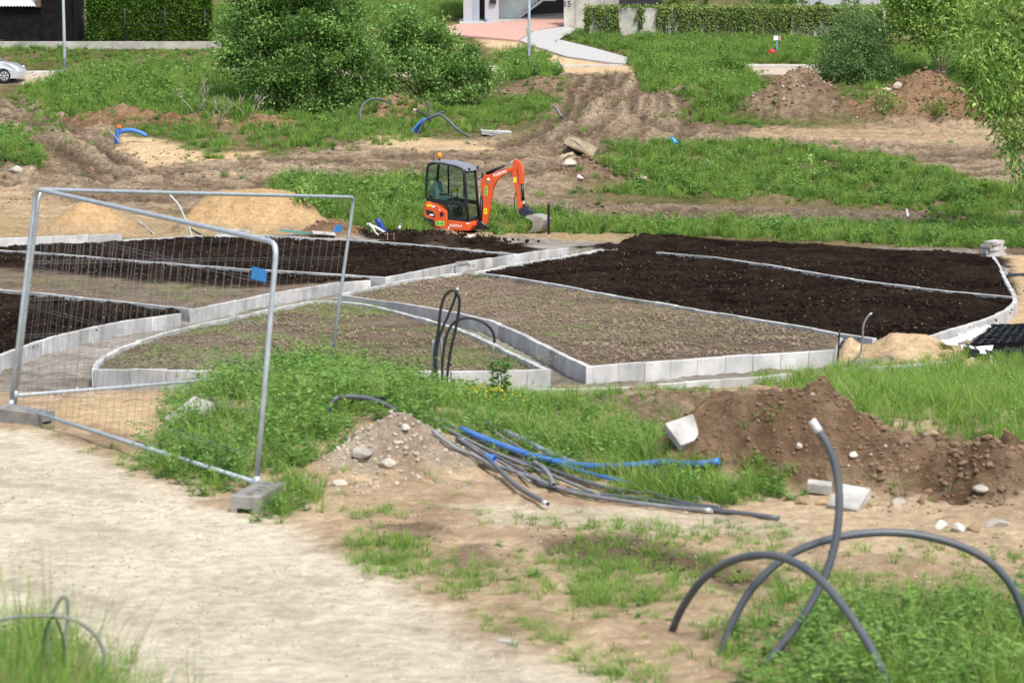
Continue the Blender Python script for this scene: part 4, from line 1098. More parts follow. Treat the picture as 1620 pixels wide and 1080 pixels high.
# hedge behind a black fence, on a concrete plinth
Yp = G(200, 78, 0, False).y
def vbox(px0, px1, py0, py1, Y, depth, name, m, parent=None, bev=.01, sink=.3, Y1=None):
    """upright slab between two sight lines; base on mark py0, top on py1"""
    a = AT(px0, py0, Y); b = AT(px1, py0, Y1 or Y); t = AT(px0, py1, Y).z; t2 = AT(px1, py1, Y1 or Y).z
    d = (b - a); d.z = 0; n = Vector((-d.y, d.x, 0)).normalized() * depth
    off = parent.location if parent else Vector((0, 0, 0))
    z0a, z0b = a.z - sink, b.z - sink
    V = [Vector((a.x, a.y, z0a)), Vector((b.x, b.y, z0b)), Vector((b.x, b.y, t2)), Vector((a.x, a.y, t))]
    V += [v + n for v in V]
    V = [v - off for v in V]
    F = [(0, 1, 2, 3), (5, 4, 7, 6), (4, 0, 3, 7), (1, 5, 6, 2), (3, 2, 6, 7), (4, 5, 1, 0)]
    bm = bmesh.new(); bm.from_mesh(mesh('t', V, F)); bevel(bm, bev)
    return bmobj(name, bm, m, parent)
M['oldconc'] = mat('weathered_concrete', (.40, .385, .35), .9, .25, 1.6, .006, 40)
pl = vbox(-60, 350, 84, 66, Yp, .3, 'plinth_wall', M['oldconc'], sink=.6)
tag(pl, 'low weathered concrete plinth wall under the dark shed and hedge', 'wall')
hb = AT(230, 66, Yp + .9)
hg = empty('garden_hedge', hb, 'tall clipped green hedge above the concrete plinth', 'hedge')
r_ = np.random.default_rng(70); n = 26000
x0, x1 = AT(136, 66, Yp).x, AT(333, 66, Yp).x; z0 = hb.z; zt = AT(200, -4, Yp + .6).z
face = r_.random(n); X = r_.uniform(x0, x1, n); Z = z0 + (zt - z0) * r_.random(n); Yy = Yp + .75 + .5 * r_.random(n) ** 2 + .18 * fbm(X * 1.3, Z * 1.3, 8, 3)
top = face < .3; Z[top] = zt + r_.normal(0, .07, top.sum()); Yy[top] = Yp + .75 + 1.3 * r_.random(top.sum())
sid = (face > .93); X[sid] = x0 + r_.normal(0, .08, sid.sum()); Yy[sid] = Yp + .75 + 1.3 * r_.random(sid.sum())
D = r_.normal(0, .6, (n, 3)) + np.where(top[:, None], [0, 0, 1.0], [0, -.8, -.1])
cl = fbm(X * 2.2, Z * 2.2, 12, 3)
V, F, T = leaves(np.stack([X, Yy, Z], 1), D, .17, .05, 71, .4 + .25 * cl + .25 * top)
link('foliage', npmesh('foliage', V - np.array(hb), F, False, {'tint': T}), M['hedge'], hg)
for i in range(9):
    xx = x0 + (x1 - x0) * (i + .5) / 9
    tube('trunk', [Vector((xx, Yp + 1.3, z0 - .2)) - hb, Vector((xx, Yp + 1.3, zt - .3)) - hb], .04, M['bark'], hg, 6)
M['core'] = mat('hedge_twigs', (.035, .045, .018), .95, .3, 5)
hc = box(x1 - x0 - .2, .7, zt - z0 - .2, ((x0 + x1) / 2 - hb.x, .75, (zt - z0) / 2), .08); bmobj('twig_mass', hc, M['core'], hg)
M['black'] = mat('black_paint', (.012, .012, .014), .5, .1)
fr = empty('mesh_fence', AT(134, 67, Yp + .2), 'black post and wire fence in front of the clipped hedge', 'fence')
for px in (133, 197, 261, 324):
    a, c = AT(px, 68, Yp + .25), AT(px, 14, Yp + .25)
    tube('post', [a - fr.location, c - fr.location], .045, M['black'], fr, 6)
tubes('wire', [([AT(133, y, Yp + .25) - fr.location, AT(324, y, Yp + .25) - fr.location], .008) for y in (20, 30, 40, 50, 60)], M['black'], fr, 4)

# ivy-covered retaining wall
M['boardconc'] = mat('board_marked_concrete', (.50, .48, .43), .9, .3, .9, .006, 30)
Yw = G(1100, 62, 0, False).y + .5
Yw0 = Yw
wl = vbox(926, 1400, 66, 13, Yw, .35, 'retaining_wall', M['boardconc'], sink=1.0)
tag(wl, 'long concrete retaining wall hung with ivy', 'wall')
M['ivy'] = leafmat('ivy_leaves', (.055, .095, .03), (.27, .36, .10), .2, attr='tint', rnd=0)
M['vine'] = mat('vine_stems', (.20, .185, .11), .9, .3, 4)
ib = AT(1130, 13, Yw - .05)
iv = empty('ivy', ib, 'ivy curtain hanging over the long concrete wall', 'ivy')
r_ = np.random.default_rng(81); Ps = []; Ds = []; Bs = []
xa, xb = AT(925, 13, Yw).x, AT(1395, 13, Yw).x; hW = AT(1000, 13, Yw).z - AT(1000, 62, Yw).z; kx = (xb - xa)
vines = []
for i in range(520):
    f = r_.random(); x = xa + kx * f
    cov = (.30 if f < .26 else .78); gate = vnoise(np.array([x * 1.7]), np.array([0.]), 5)[0]
    if gate > cov + .05: continue
    ln = hW * min(1.0, r_.uniform(.35, 1.0) * (1.05 if f > .2 else 1))
    dx = r_.normal(0, .12); zt_ = ib.z + .06
    nlf = int(ln * 22)
    t = r_.random(nlf) ** 1.25
    Ps.append(np.stack([x + dx * t + r_.normal(0, .06, nlf), Yw - .05 - .09 * r_.random(nlf), zt_ - ln * t], 1)); Ds.append(np.stack([r_.normal(0, .5, nlf), -.6 + r_.normal(0, .3, nlf), -.5 + r_.normal(0, .4, nlf)], 1))
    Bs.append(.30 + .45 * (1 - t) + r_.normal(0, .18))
    vines.append(([Vector((x, Yw - .03, zt_)) - ib, Vector((x + dx, Yw - .03, zt_ - ln)) - ib], .022))
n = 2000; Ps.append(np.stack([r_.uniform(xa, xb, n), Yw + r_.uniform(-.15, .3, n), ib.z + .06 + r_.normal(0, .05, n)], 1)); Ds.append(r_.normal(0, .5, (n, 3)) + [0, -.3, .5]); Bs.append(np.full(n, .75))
V, F, T = leaves(np.concatenate(Ps), np.concatenate(Ds), .13, .05, 82, np.concatenate(Bs))
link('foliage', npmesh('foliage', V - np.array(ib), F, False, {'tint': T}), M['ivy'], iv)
tubes('vine', vines, M['vine'], iv, 4)
# ------------------------------------------------------------------ building-site fence
M['zinc'] = mat('galvanised_steel', (.42, .47, .52), .45, .15, 9, metal=.35, spec=.5)
M['wire'] = mat('zinc_wire', (.22, .23, .24), .6, .1, metal=.2)
M['blueplate'] = mat('blue_plastic', (.035, .27, .66), .4, .08, 10)
M['block'] = mat('fence_block_concrete', (.25, .24, .225), .92, .25, 6, .006, 70)
def fence_panel(label, bl, br, tl, tr, plate):
    """bl, br feet; tl, tr top corners"""
    o = empty('mobile_fence', bl.lerp(br, .5), label, 'fence', 'mobile site fence panels')
    O = o.location
    L = lambda p: p - O
    ux = (tr - tl).normalized(); ul = (tl - bl).normalized(); ur = (tr - br).normalized()
    def cor(p, d0, d1, r=.13):
        return [p - d0 * r, p - d0 * r * .55 + d1 * r * .05, p - d0 * r * .22 + d1 * r * .22, p - d0 * r * .05 + d1 * r * .55, p + d1 * r]
    up = [bl - ul * .12, bl.lerp(tl, .5)] + cor(tl, ul, ux) + [tl.lerp(tr, .5)] + cor(tr, ux, -ur) + [br.lerp(tr, .5), br - ur * .12]
    tube('frame', [L(p) for p in up], .021, M['zinc'], o, 10)
    bb0 = bl + ul * .12; bb1 = br + ur * .12
    tube('bottom_rail', [L(bb0), L(bb1)], .019, M['zinc'], o, 10)
    H0 = (tl - bl).length
    specs = []
    for k in range(34):
        t = (k + 1) / 35
        specs.append(([L(bb0.lerp(bb1, t)), L(bl.lerp(br, t).lerp(tl.lerp(tr, t), .86 + .02 * math.sin(k * 2.1)))], .0011))
    for f in (.16, .33, .50, .67, .84):
        for df in (-.006, .006):
            specs.append(([L(bl.lerp(tl, f + df)), L(br.lerp(tr, f + df))], .0013))
    w = tubes('wire_mesh', specs, M['wire'], o, 4); w['kind'] = 'stuff'
    # clamp brackets where posts meet the bottom rail
    for p, d in ((bb0, ul), (bb1, ur)):
        tube('bracket', [L(p - d * .05), L(p + d * .05)], .027, M['zinc'], o, 10)
    t, f = plate
    c = bl.lerp(br, t).lerp(tl.lerp(tr, t), f)
    n = ux.cross(ul).normalized()
    V = [c + ux * a + ul * b_ + n * e for e in (.012, .018) for a, b_ in ((-.125, -.047), (.125, -.047), (.125, .047), (-.125, .047))]
    me = mesh('name_plate', [L(v) for v in V], [(0, 3, 2, 1), (4, 5, 6, 7), (0, 1, 5, 4), (1, 2, 6, 5), (2, 3, 7, 6), (3, 0, 4, 7)])
    po = link('name_plate', me, M['blueplate'], o)
    return o
f0 = G(15, 660); f1 = G(404, 787); f2 = G(520, 600)
k0 = f0.y
A0, A1 = f0, f1
TA0 = AT(57, 299, f0.y); TA1 = AT(438, 384, f1.y)
fence_panel('galvanised mesh fence panel running along the sandy path', A0, A1, TA0, TA1, (.955, .865))
B0 = AT(22, 645, f0.y + .12); TB0 = AT(62, 300, f0.y + .12)
fence_panel('galvanised mesh fence panel running back towards the planting beds', B0, f2, TB0, AT(560, 312, f2.y), (.945, .83))

def fence_block(p, rz, label, dz=0):
    """concrete foot: a long block, open underneath, with post holes in its top"""
    Lb, Wb, Hb = .60, .225, .135
    b = bmesh.new()
    xs = [-Lb / 2, -.21, -.16, -.045, .005, .06, .11, .18, .23, Lb / 2]; ys = [-Wb / 2, -.028, .028, Wb / 2]
    holes = {(1, 1), (3, 1), (5, 1), (7, 1)}
    V = {}
    for i, x in enumerate(xs):
        for j, y in enumerate(ys): V[i, j] = b.verts.new((x, y, Hb))
    for i in range(len(xs) - 1):
        for j in range(3):
            q = [V[i, j], V[i + 1, j], V[i + 1, j + 1], V[i, j + 1]]
            if (i, j) in holes:
                lo = [b.verts.new(v.co - Vector((0, 0, .09))) for v in q]
                for k in range(4): b.faces.new((q[k], q[(k + 1) % 4], lo[(k + 1) % 4], lo[k]))
                b.faces.new(lo)
            else: b.faces.new(q)
    pr = [(-Wb / 2, Hb), (-Wb / 2, 0), (-.06, 0), (-.06, .05), (.06, .05), (.06, 0), (Wb / 2, 0), (Wb / 2, Hb)]
    E0 = [b.verts.new((-Lb / 2, y, z)) for y, z in pr]; E1 = [b.verts.new((Lb / 2, y, z)) for y, z in pr]
    for i in range(len(pr) - 1): b.faces.new((E0[i], E0[i + 1], E1[i + 1], E1[i]))
    b.faces.new(E0); b.faces.new(E1)
    bmesh.ops.remove_doubles(b, verts=b.verts, dist=1e-4)
    o = bmobj('fence_block', b, M['block']); o.location = p + Vector((0, 0, dz)); o.rotation_euler = (0, 0, rz)
    tag(o, label, 'fence foot', 'concrete fence feet'); return o
fence_block(G(30, 672) + Vector((0, .18, -.02)), R(-32), 'concrete fence foot under the corner of two fence panels')
fence_block(G(389, 812) + Vector((.06, .30, -.015)), R(76), 'concrete fence foot with slot at the end, overgrown by grass')
fence_block(G(515, 603) + Vector((0, .2, -.03)), R(20), 'concrete fence foot sunk in tall grass at the far panel end')

# ------------------------------------------------------------------ pipes and conduits
M['conduit'] = mat('grey_conduit', (.055, .068, .088), .45, .3, 4, .001, 60, spec=.5, col2=(.095, .10, .105))
M['conduit2'] = mat('dusty_conduit', (.21, .215, .225), .6, .25, 5)
M['hose'] = mat('black_hose', (.018, .019, .022), .5, .2, 8)
M['bluepipe'] = mat('blue_pipe', (.02, .17, .60), .45, .15, 5, spec=.4, col2=(.07, .16, .40))
M['lilac'] = mat('lilac_conduit', (.34, .37, .58), .5, .15, 5)
M['whitep'] = mat('white_plastic', (.52, .53, .54), .5, .1, 6)
M['orange_cap'] = mat('orange_plastic', (.75, .2, .03), .5, .1)
def arch(name, pts, r, m, label, cat, Y0=None, Y1=None, group=None, tip=None, tip0=None, ns=10, n=7, hollow=True):
    """a stiff pipe standing in the ground, in an upright plane"""
    P = np.array(pts, float); d = np.concatenate([[0], np.cumsum(np.hypot(*np.diff(P, axis=0).T))]); d /= d[-1]
    a = Y0 if Y0 else G(*pts[0]).y; b = Y1 if Y1 else (G(*pts[-1]).y if Y1 is None else a)
    W = catmull([AT(x, y, a + (b - a) * t) for (x, y), t in zip(P, d)], n)
    W = [W[0] + (W[0] - W[1]).normalized() * min(.14, 3.5 * r + .04)] + W      # set into the ground
    org = W[0].copy()
    o = tube(name, W, r, m, None, ns, hollow, org); tag(o, label, cat, group)
    def sleeve(seg):
        V, F = tube_geo([p - org for p in seg], r * 1.06, ns, True, hollow); link('end_cap', mesh('end_cap', V, F, True), M['whitep'], o)
    if tip: sleeve(W[-1 - tip:])
    if tip0: sleeve(W[:1 + tip0])
    return o
arch('conduit', [(1062, 1000), (1080, 960), (1110, 918), (1150, 890), (1195, 878), (1240, 882), (1290, 910), (1335, 960), (1372, 1015), (1400, 1070), (1412, 1100)], .0225, M['conduit'],
     'dark conduit bent into the smaller arch, standing in grass', 'conduit', group='bent conduits standing in the ground')
arch('conduit', [(1140, 1034), (1158, 985), (1190, 930), (1240, 883), (1300, 856), (1370, 843), (1440, 844), (1510, 860), (1565, 888), (1602, 930), (1624, 985), (1632, 1030)], .0225, M['conduit'],
     'dark conduit bent into the larger arch over the stones', 'conduit', group='bent conduits standing in the ground')
yb = G(1207, 1054).y
arch('conduit', [(1205, 1056), (1250, 1003), (1290, 942), (1316, 880), (1327, 815), (1325, 755), (1311, 708), (1284, 664)], .0225, M['conduit'],
     'dark conduit curving upright to a pale tip between the arches', 'conduit', yb, yb + .3, group='bent conduits standing in the ground', tip=3)
# bottom-left loops
yl = G(120, 1075).y - .35
arch('hose', [(-60, 1000), (0, 980), (50, 974), (100, 976), (135, 990), (158, 1015), (165, 1045), (158, 1085)], .010, M['conduit2'], 'grey hose arching low over the grass at the path corner', 'hose', yl, yl + .1, group='hoses in the path corner')
arch('hose', [(84, 1090), (76, 1030), (80, 980), (95, 948), (106, 948), (107, 990), (104, 1040), (102, 1090)], .010, M['conduit2'], 'grey hose bent in a narrow hairpin at the path corner', 'hose', yl + .1, yl + .05, group='hoses in the path corner')
arch('hose', [(60, 1090), (72, 1000), (85, 976), (97, 1000), (102, 1030), (104, 1085)], .008, M['hose'], 'thin black hose looped beside the hairpin hose', 'hose', yl - .05, yl - .1, group='hoses in the path corner')
# cable bundle beside the leaf bed
yk = G(705, 622).y
K = yk
for pts, r, m, lab in (
    ([(690, 622), (688, 560), (694, 520), (697, 490), (704, 468), (716, 459), (724, 466), (727, 480), (722, 515), (712, 560), (704, 625)], .018, M['hose'], 'black hose in the tallest loop of the bundle by the leaf bed'),
    ([(697, 625), (690, 580), (692, 545), (700, 520), (712, 492), (722, 465), (724, 456)], .017, M['hose'], 'black hose with pale tip rising inside the tall loop'),
    ([(700, 625), (700, 580), (704, 540), (714, 515), (728, 505), (745, 503), (765, 510), (778, 522), (782, 535), (781, 548)], .017, M['hose'], 'black hose hooking over to the side from the bundle'),
    ([(703, 626), (701, 590), (699, 550), (696, 525)], .022, M['conduit2'], 'short grey pipe stub standing in the hose bundle')):
    arch('hose', pts, r, m, lab, 'hose', K, K + .05, 'hose bundle by the leaf bed', tip=3 if 'tip' in lab or 'hooking' in lab else None)
arch('post_stub', [(688, 628), (687, 575), (688, 538)], .035, mat('pale_grey_plastic', (.42, .46, .46), .6, .2), 'pale grey flat stub post behind the hose bundle', 'post', K + .12, K + .12)
arch('post_stub', [(715, 632), (716, 600)], .030, M['hose'], 'short black stub post at the foot of the hose bundle', 'post', K - .05, K - .05)

gp = 'pipes lying in the grass'
def ground_pipe(name, pts, r, m, label, cat='pipe', group=None, lift=.5, tips=(), ns=10, high=None):
    P = [G(x, y) for x, y in pts]
    r = r * (.85 if group == gp else 1)
    W = catmull(P, 6); n = len(W)
    zg = [float(v) for v in surface(np.array([q.x for q in W]), np.array([q.y for q in W]))[0]]
    for i, q in enumerate(W):
        q.z = zg[i] + r * (1 + lift) + (high(i / (n - 1)) if high else 0)
    for _ in range(24):
        zs = [q.z for q in W]
        for i in range(1, n - 1): W[i].z = max(zs[i - 1] * .25 + zs[i] * .5 + zs[i + 1] * .25, zg[i] + r * .6)
    org = W[0].copy()
    o = tube(name, W, r, m, None, ns, True, org); tag(o, label, cat, group)
    for e in tips:
        seg = W[:3] if e == 0 else W[-3:]
        seg = [seg[0], seg[0].lerp(seg[-1], .4)] if e == 0 else [seg[-1].lerp(seg[0], .4), seg[-1]]
        V, F = tube_geo([p - org for p in seg], r * 1.08, ns, True, True); link('end_cap', mesh('end_cap', V, F, True), M['whitep'], o)
    return o
gp = 'pipes lying in the grass'
ground_pipe('pipe', [(730, 688), (780, 710), (850, 734), (930, 748), (1020, 750), (1090, 747), (1138, 744)], .034, M['bluepipe'], 'thick bright blue pipe lying across the pile of pipes', group=gp, lift=.9)
ground_pipe('pipe', [(765, 676), (820, 700), (870, 727), (910, 742)], .026, M['lilac'], 'pale lilac conduit beside the thick blue pipe', group=gp, lift=1.2)
ground_pipe('pipe', [(605, 620), (660, 650), (720, 682), (790, 712), (850, 736)], .016, M['conduit2'], 'thin grey pipe reaching furthest back through the grass', group=gp, lift=2.5)
ground_pipe('pipe', [(684, 690), (720, 715), (760, 735), (800, 760)], .020, M['conduit2'], 'pale grey pipe beside the rubble mound', group=gp, lift=1.5)
ground_pipe('pipe', [(722, 702), (770, 742), (820, 780), (866, 806)], .022, M['conduit'], 'dark grey pipe with white end cap pointing at the path', group=gp, lift=1.5, tips=(1,))
ground_pipe('pipe', [(770, 738), (830, 758), (900, 783), (980, 798), (1060, 808), (1124, 814)], .020, M['conduit2'], 'long grey pipe with white end cap along the bare soil', group=gp, lift=1.0, tips=(1,))
ground_pipe('pipe', [(800, 730), (860, 745), (930, 768), (985, 783)], .022, M['conduit'], 'dark pipe running under the thick blue pipe', group=gp, lift=.6)
ground_pipe('pipe', [(850, 770), (930, 785), (1030, 797), (1130, 812), (1232, 823)], .022, M['conduit'], 'longest dark pipe ending out on the bare soil', group=gp, lift=.4)
ground_pipe('pipe', [(845, 742), (865, 758), (876, 780)], .022, M['conduit2'], 'short grey pipe with open end facing the path', group=gp, lift=2.6)
ground_pipe('pipe', [(850, 700), (890, 712), (930, 722)], .014, M['conduit'], 'thin dark pipe behind the lilac conduit', group=gp, lift=.6)
ground_pipe('pipe', [(780, 690), (820, 715), (850, 735)], .016, M['conduit2'], 'short pale pipe between the blue pipe and the lilac conduit', group=gp, lift=2)
ground_pipe('pipe', [(1020, 785), (1050, 797), (1090, 805), (1140, 812)], .018, M['conduit'], 'dark pipe half buried in grass near the stone blocks', group=gp, lift=2)
ground_pipe('pipe', [(640, 640), (720, 690), (800, 742), (840, 770)], .014, M['conduit2'], 'thin grey pipe running past the blue pipe joint', group=gp, lift=2.2)
ground_pipe('pipe', [(700, 680), (780, 722), (880, 762), (950, 792)], .016, M['conduit2'], 'straight dusty pipe lying just before the thick blue pipe', group=gp, lift=2.0)
ground_pipe('pipe', [(830, 690), (900, 708), (985, 735), (1040, 752)], .013, M['conduit2'], 'thin dusty pipe in the grass behind the thick blue pipe', group=gp, lift=2.0)
ground_pipe('pipe', [(655, 655), (740, 700), (830, 752), (880, 778)], .015, M['conduit'], 'thin black pipe crossing below the thick blue pipe', group=gp, lift=1.4)
ground_pipe('pipe', [(760, 700), (840, 728), (940, 756), (1010, 772)], .020, M['bluepipe'], 'thin blue pipe close in front of the thick one', group=gp, lift=1.0)
ground_pipe('pipe', [(880, 752), (960, 775), (1050, 790), (1110, 797)], .014, M['conduit'], 'thin black pipe under the weeds before the soil mound', group=gp, lift=1.2)
ground_pipe('pipe_joint', [(768, 738), (782, 742)], .040, M['bluepipe'], 'short blue pipe joint in the grass by the pipes', 'pipe joint', gp, 1.5)
ya = G(560, 672).y
arch('hose', [(537, 684), (524, 662), (522, 642), (534, 629), (560, 627), (590, 632), (625, 648), (650, 668)], .024, M['conduit'], 'dark hose curling over in tall grass behind the rubble', 'hose', ya, ya + .5)
ground_pipe('hose', [(532, 658), (560, 652), (580, 650), (606, 652)], .034, M['hose'], 'thick black hose lying in tall grass behind the rubble', 'hose', None, 2.5)
# far pipes
yq = G(188, 226).y
arch('pipe', [(184, 226), (184, 214), (192, 208), (205, 206), (220, 209), (232, 215)], .085, M['bluepipe'], 'blue pipe arching out of the sandy hole', 'pipe', yq, yq, group='blue pipes at the sandy hole')
arch('pipe', [(186, 224), (186, 210), (188, 201)], .075, M['bluepipe'], 'upright blue pipe with orange cap by the sandy hole', 'pipe', yq - .1, yq - .1, group='blue pipes at the sandy hole')
arch('stick', [(161, 196), (178, 212), (192, 228)], .03, M['deadwood'], 'pale stick leaning across the blue pipes', 'stick', yq - .3, yq - .3, hollow=False)
cp = link('cap', mesh('cap', *tube_geo([AT(188, 202, yq - .1), AT(188.5, 198, yq - .1)], .1, 8)), M['orange_cap']); tag(cp, 'orange cap on the upright blue pipe', 'cap')
yc = G(660, 212).y
gq = 'cables and pipes of the far bundle'
for i in range(3):
    arch('pipe', [(650 + i * 3, 211 + i), (660 + i * 2.5, 198), (674 + i * 2, 187)], .055, M['bluepipe'], ['lowest', 'middle', 'uppermost'][i] + ' blue pipe of the far bundle below the bushes', 'pipe', yc + i * .1, yc + i * .1, gq)
arch('hose', [(661, 212), (668, 198), (677, 187), (690, 181), (702, 177)], .055, M['conduit'], 'dark hose sweeping up to the right in the far bundle', 'hose', yc, yc, gq)
arch('hose', [(680, 187), (678, 175), (676, 160)], .055, M['conduit'], 'dark hose standing straight up in the far bundle', 'hose', yc, yc, gq)
arch('hose', [(678, 188), (668, 180), (654, 173)], .04, M['hose'], 'thin black hose with white tip in the far bundle', 'hose', yc, yc, gq, tip=2)
arch('hose', [(680, 187), (695, 182), (708, 190), (722, 203), (740, 215), (760, 221), (775, 219), (783, 215)], .055, M['conduit'], 'long dark hose sagging from the far bundle to a slab', 'hose', yc, G(780, 219).y, gq)
arch('hose', [(578, 199), (571, 188), (570, 176), (577, 163), (590, 157), (606, 159), (622, 166)], .05, M['conduit'], 'dark hose in a big curl below the bushes', 'hose')
arch('hose', [(472, 273), (482, 272), (495, 276), (507, 285), (520, 298)], .045, M['conduit2'], 'pale hose end arching over the ruts behind the big sand pile', 'hose')
arch('hose', [(272, 312), (283, 325), (291, 342), (300, 362), (305, 380)], .03, M['whitep'], 'thin white cable hanging down by the big sand pile', 'cable', G(305, 384).y, G(305, 384).y)
arch('hose', [(308, 366), (322, 374), (334, 383)], .03, M['hose'], 'black cable end beside the thin white cable', 'cable', G(320, 382).y, G(320, 382).y)
ground_pipe('cable', [(212, 349), (226, 358), (245, 373)], .02, M['whitep'], 'thin white cable lying on sand between the sand piles', 'cable')
yv = G(600, 370).y
arch('pipe', [(600, 352), (604, 360), (608, 369)], .09, mat('dark_blue_pipe', (.02, .05, .28), .4), 'dark blue pipe stub by the grass next to the excavator', 'pipe', yv, yv)
arch('pipe', [(587, 357), (597, 361), (608, 368)], .045, M['whitep'], 'white pipe leaning on the dark blue stub', 'pipe', yv - .1, yv - .1)
arch('pipe', [(588, 359), (593, 366), (599, 374)], .04, M['whitep'], 'white pipe leaning below the dark blue stub', 'pipe', yv - .15, yv - .15)
arch('hose', [(583, 371), (586, 358), (592, 351), (600, 350)], .03, M['conduit2'], 'grey cable bent over the dark blue stub', 'hose', yv, yv)
arch('pipe', [(626, 370), (630, 364), (632, 360)], .05, M['conduit2'], 'short grey pipe stub with pale cap near the excavator', 'pipe', yv, yv, tip=2)
ground_pipe('cable', [(874, 172), (882, 176), (890, 183)], .05, M['conduit2'], 'short pale hose end beside the rutted track', 'hose')
ground_pipe('pipe', [(1062, 226), (1066, 229), (1070, 234)], .1, mat('light_blue', (.05, .42, .75), .5), 'light blue plastic bottle shape in the meadow', 'bottle')
# stakes by the seeded bed
ys = G(1325, 592).y
arch('stake', [(1324, 592), (1326, 560), (1328, 522)], .012, M['hose'], 'thin black stake at the corner of the brown seeded bed', 'stake', ys, ys, hollow=False)
arch('hose', [(1317, 586), (1320, 565), (1326, 545), (1332, 535)], .022, M['whitep'], 'white conduit leaning behind the thin black stake', 'conduit', ys + .1, ys + .1)
arch('hose', [(1330, 588), (1345, 574), (1360, 560), (1364, 540), (1366, 515), (1372, 502), (1378, 496)], .014, M['conduit2'], 'grey hose rising in an s-bend over the small sand heap', 'hose', ys, ys, tip=2)
yt = G(868, 371).y
arch('stake', [(868, 371), (868, 345), (868, 322)], .045, M['black'], 'black steel stake standing beside the excavator bucket', 'stake', yt, yt, hollow=False)
arch('stake', [(1437, 346), (1435, 336), (1433, 325)], .05, M['whitep'], 'leaning white stake in the meadow', 'stake', hollow=False)
for px, lab in ((613, 'thin rusty pin at the kerb by the white pipes'), (623, 'thin rusty pin at the kerb by the grey stub')):
    arch('stake', [(px, 384), (px, 362)], .018, mat('rust', (.26, .12, .06), .9), lab, 'pin', hollow=False)

# ------------------------------------------------------------------ slabs, blocks, boulders
M['stone'] = mat('field_stone', (.43, .39, .34), .9, .3, 5, .02, 14)
M['palestone'] = mat('pale_stone', (.55, .50, .43), .9, .25, 5, .02, 14)
M['brownstone'] = mat('brown_stone', (.33, .235, .145), .9, .3, 5, .02, 14)
def rock(px, py, w, label, m='stone', seed=0, asp=.8, group=None, hz=.7):
    b = G(px, py); s = w / PPM(b)
    t = bmesh.new(); bmesh.ops.create_icosphere(t, subdivisions=3, radius=.5); r = random.Random(seed)
    pl_ = [(Vector((r.uniform(-1, 1), r.uniform(-1, 1), r.uniform(-.6, 1))).normalized(), r.uniform(.26, .42)) for _ in range(9)]
    for v in t.verts:
        for nrm, d in pl_:
            e = v.co.dot(nrm) - d
            if e > 0: v.co -= nrm * e * .9
        v.co *= 1 + r.uniform(-.025, .025)
    bmesh.ops.scale(t, vec=(s * 1.25, s * asp, s * hz), verts=t.verts)
    o = bmobj('stone', t, M[m]); o.location = (b.x, b.y + s * .3, gz(b.x, b.y + s * .3) + s * hz * .20); o.rotation_euler = (0, 0, r.uniform(0, 6))
    tag(o, label, 'stone', group); return o
rock(476, 722, 32, 'rounded brown stone in grass beside the rubble mound', 'brownstone', 1, hz=.95)
rock(535, 770, 24, 'single pale stone in front of the rubble mound', 'palestone', 2)
rock(573, 728, 46, 'flat grey broken slab on the rubble mound', 'stone', 3, hz=.4)
rock(640, 690, 22, 'pale chunk on top of the rubble mound', 'palestone', 4, hz=.5)
rock(612, 745, 26, 'pale cobble at the foot of the rubble mound', 'palestone', 5)
rock(550, 698, 28, 'dark flat stone on the back of the rubble mound', 'stone', 6, hz=.5)
rock(1489, 836, 30, 'larger white stone at the foot of the soil ridge', 'palestone', 7, group='stones at the ridge foot')
rock(1518, 840, 26, 'smaller white stone beside the larger white one', 'palestone', 8, group='stones at the ridge foot')
rock(1580, 832, 38, 'grey-white flat stone under the soil ridge', 'stone', 9, hz=.5, group='stones at the ridge foot')
rock(1543, 840, 28, 'brown clod-covered stone between the white and the flat one', 'brownstone', 10, group='stones at the ridge foot')
rock(1276, 800, 28, 'tan stone beside the small concrete block', 'brownstone', 11)
rock(1306, 800, 28, 'dark tan stone squeezed between the concrete blocks', 'brownstone', 12)
rock(1264, 712, 16, 'small white stone on the slope of the soil mound', 'palestone', 13)
rock(1352, 728, 18, 'white pebble half way along the soil ridge', 'palestone', 14)
rock(1425, 797, 26, 'grey stone buried in the soil ridge', 'stone', 15)
rock(1553, 780, 32, 'long grey stone in the soil ridge', 'stone', 16, hz=.4)
rock(1475, 707, 24, 'brown lump at the edge of the grass field', 'brownstone', 17)
rock(1432, 866, 12, 'small pebble beneath the larger arch', 'palestone', 18)
rock(1420, 143, 18, 'pale rock on the reddish heap behind the dirt road', 'palestone', 19)
rock(1405, 150, 12, 'white small rock on the reddish heap', 'palestone', 20)
rock(900, 268, 24, 'grey rock on the far spoil heap', 'stone', 21)
rock(1012, 288, 26, 'pale flat rock at the edge of the meadow', 'palestone', 22, hz=.4)
rock(917, 285, 14, 'small pale rock at the foot of the far spoil heap', 'palestone', 23)
rock(745, 377, 14, 'white stone on the dark soil in front of the excavator', 'palestone', 24)
rock(25, 275, 20, 'grey rock below the grassy ramp edge', 'stone', 25)
rock(143, 262, 14, 'small brown rock on the rutted ramp', 'brownstone', 26)

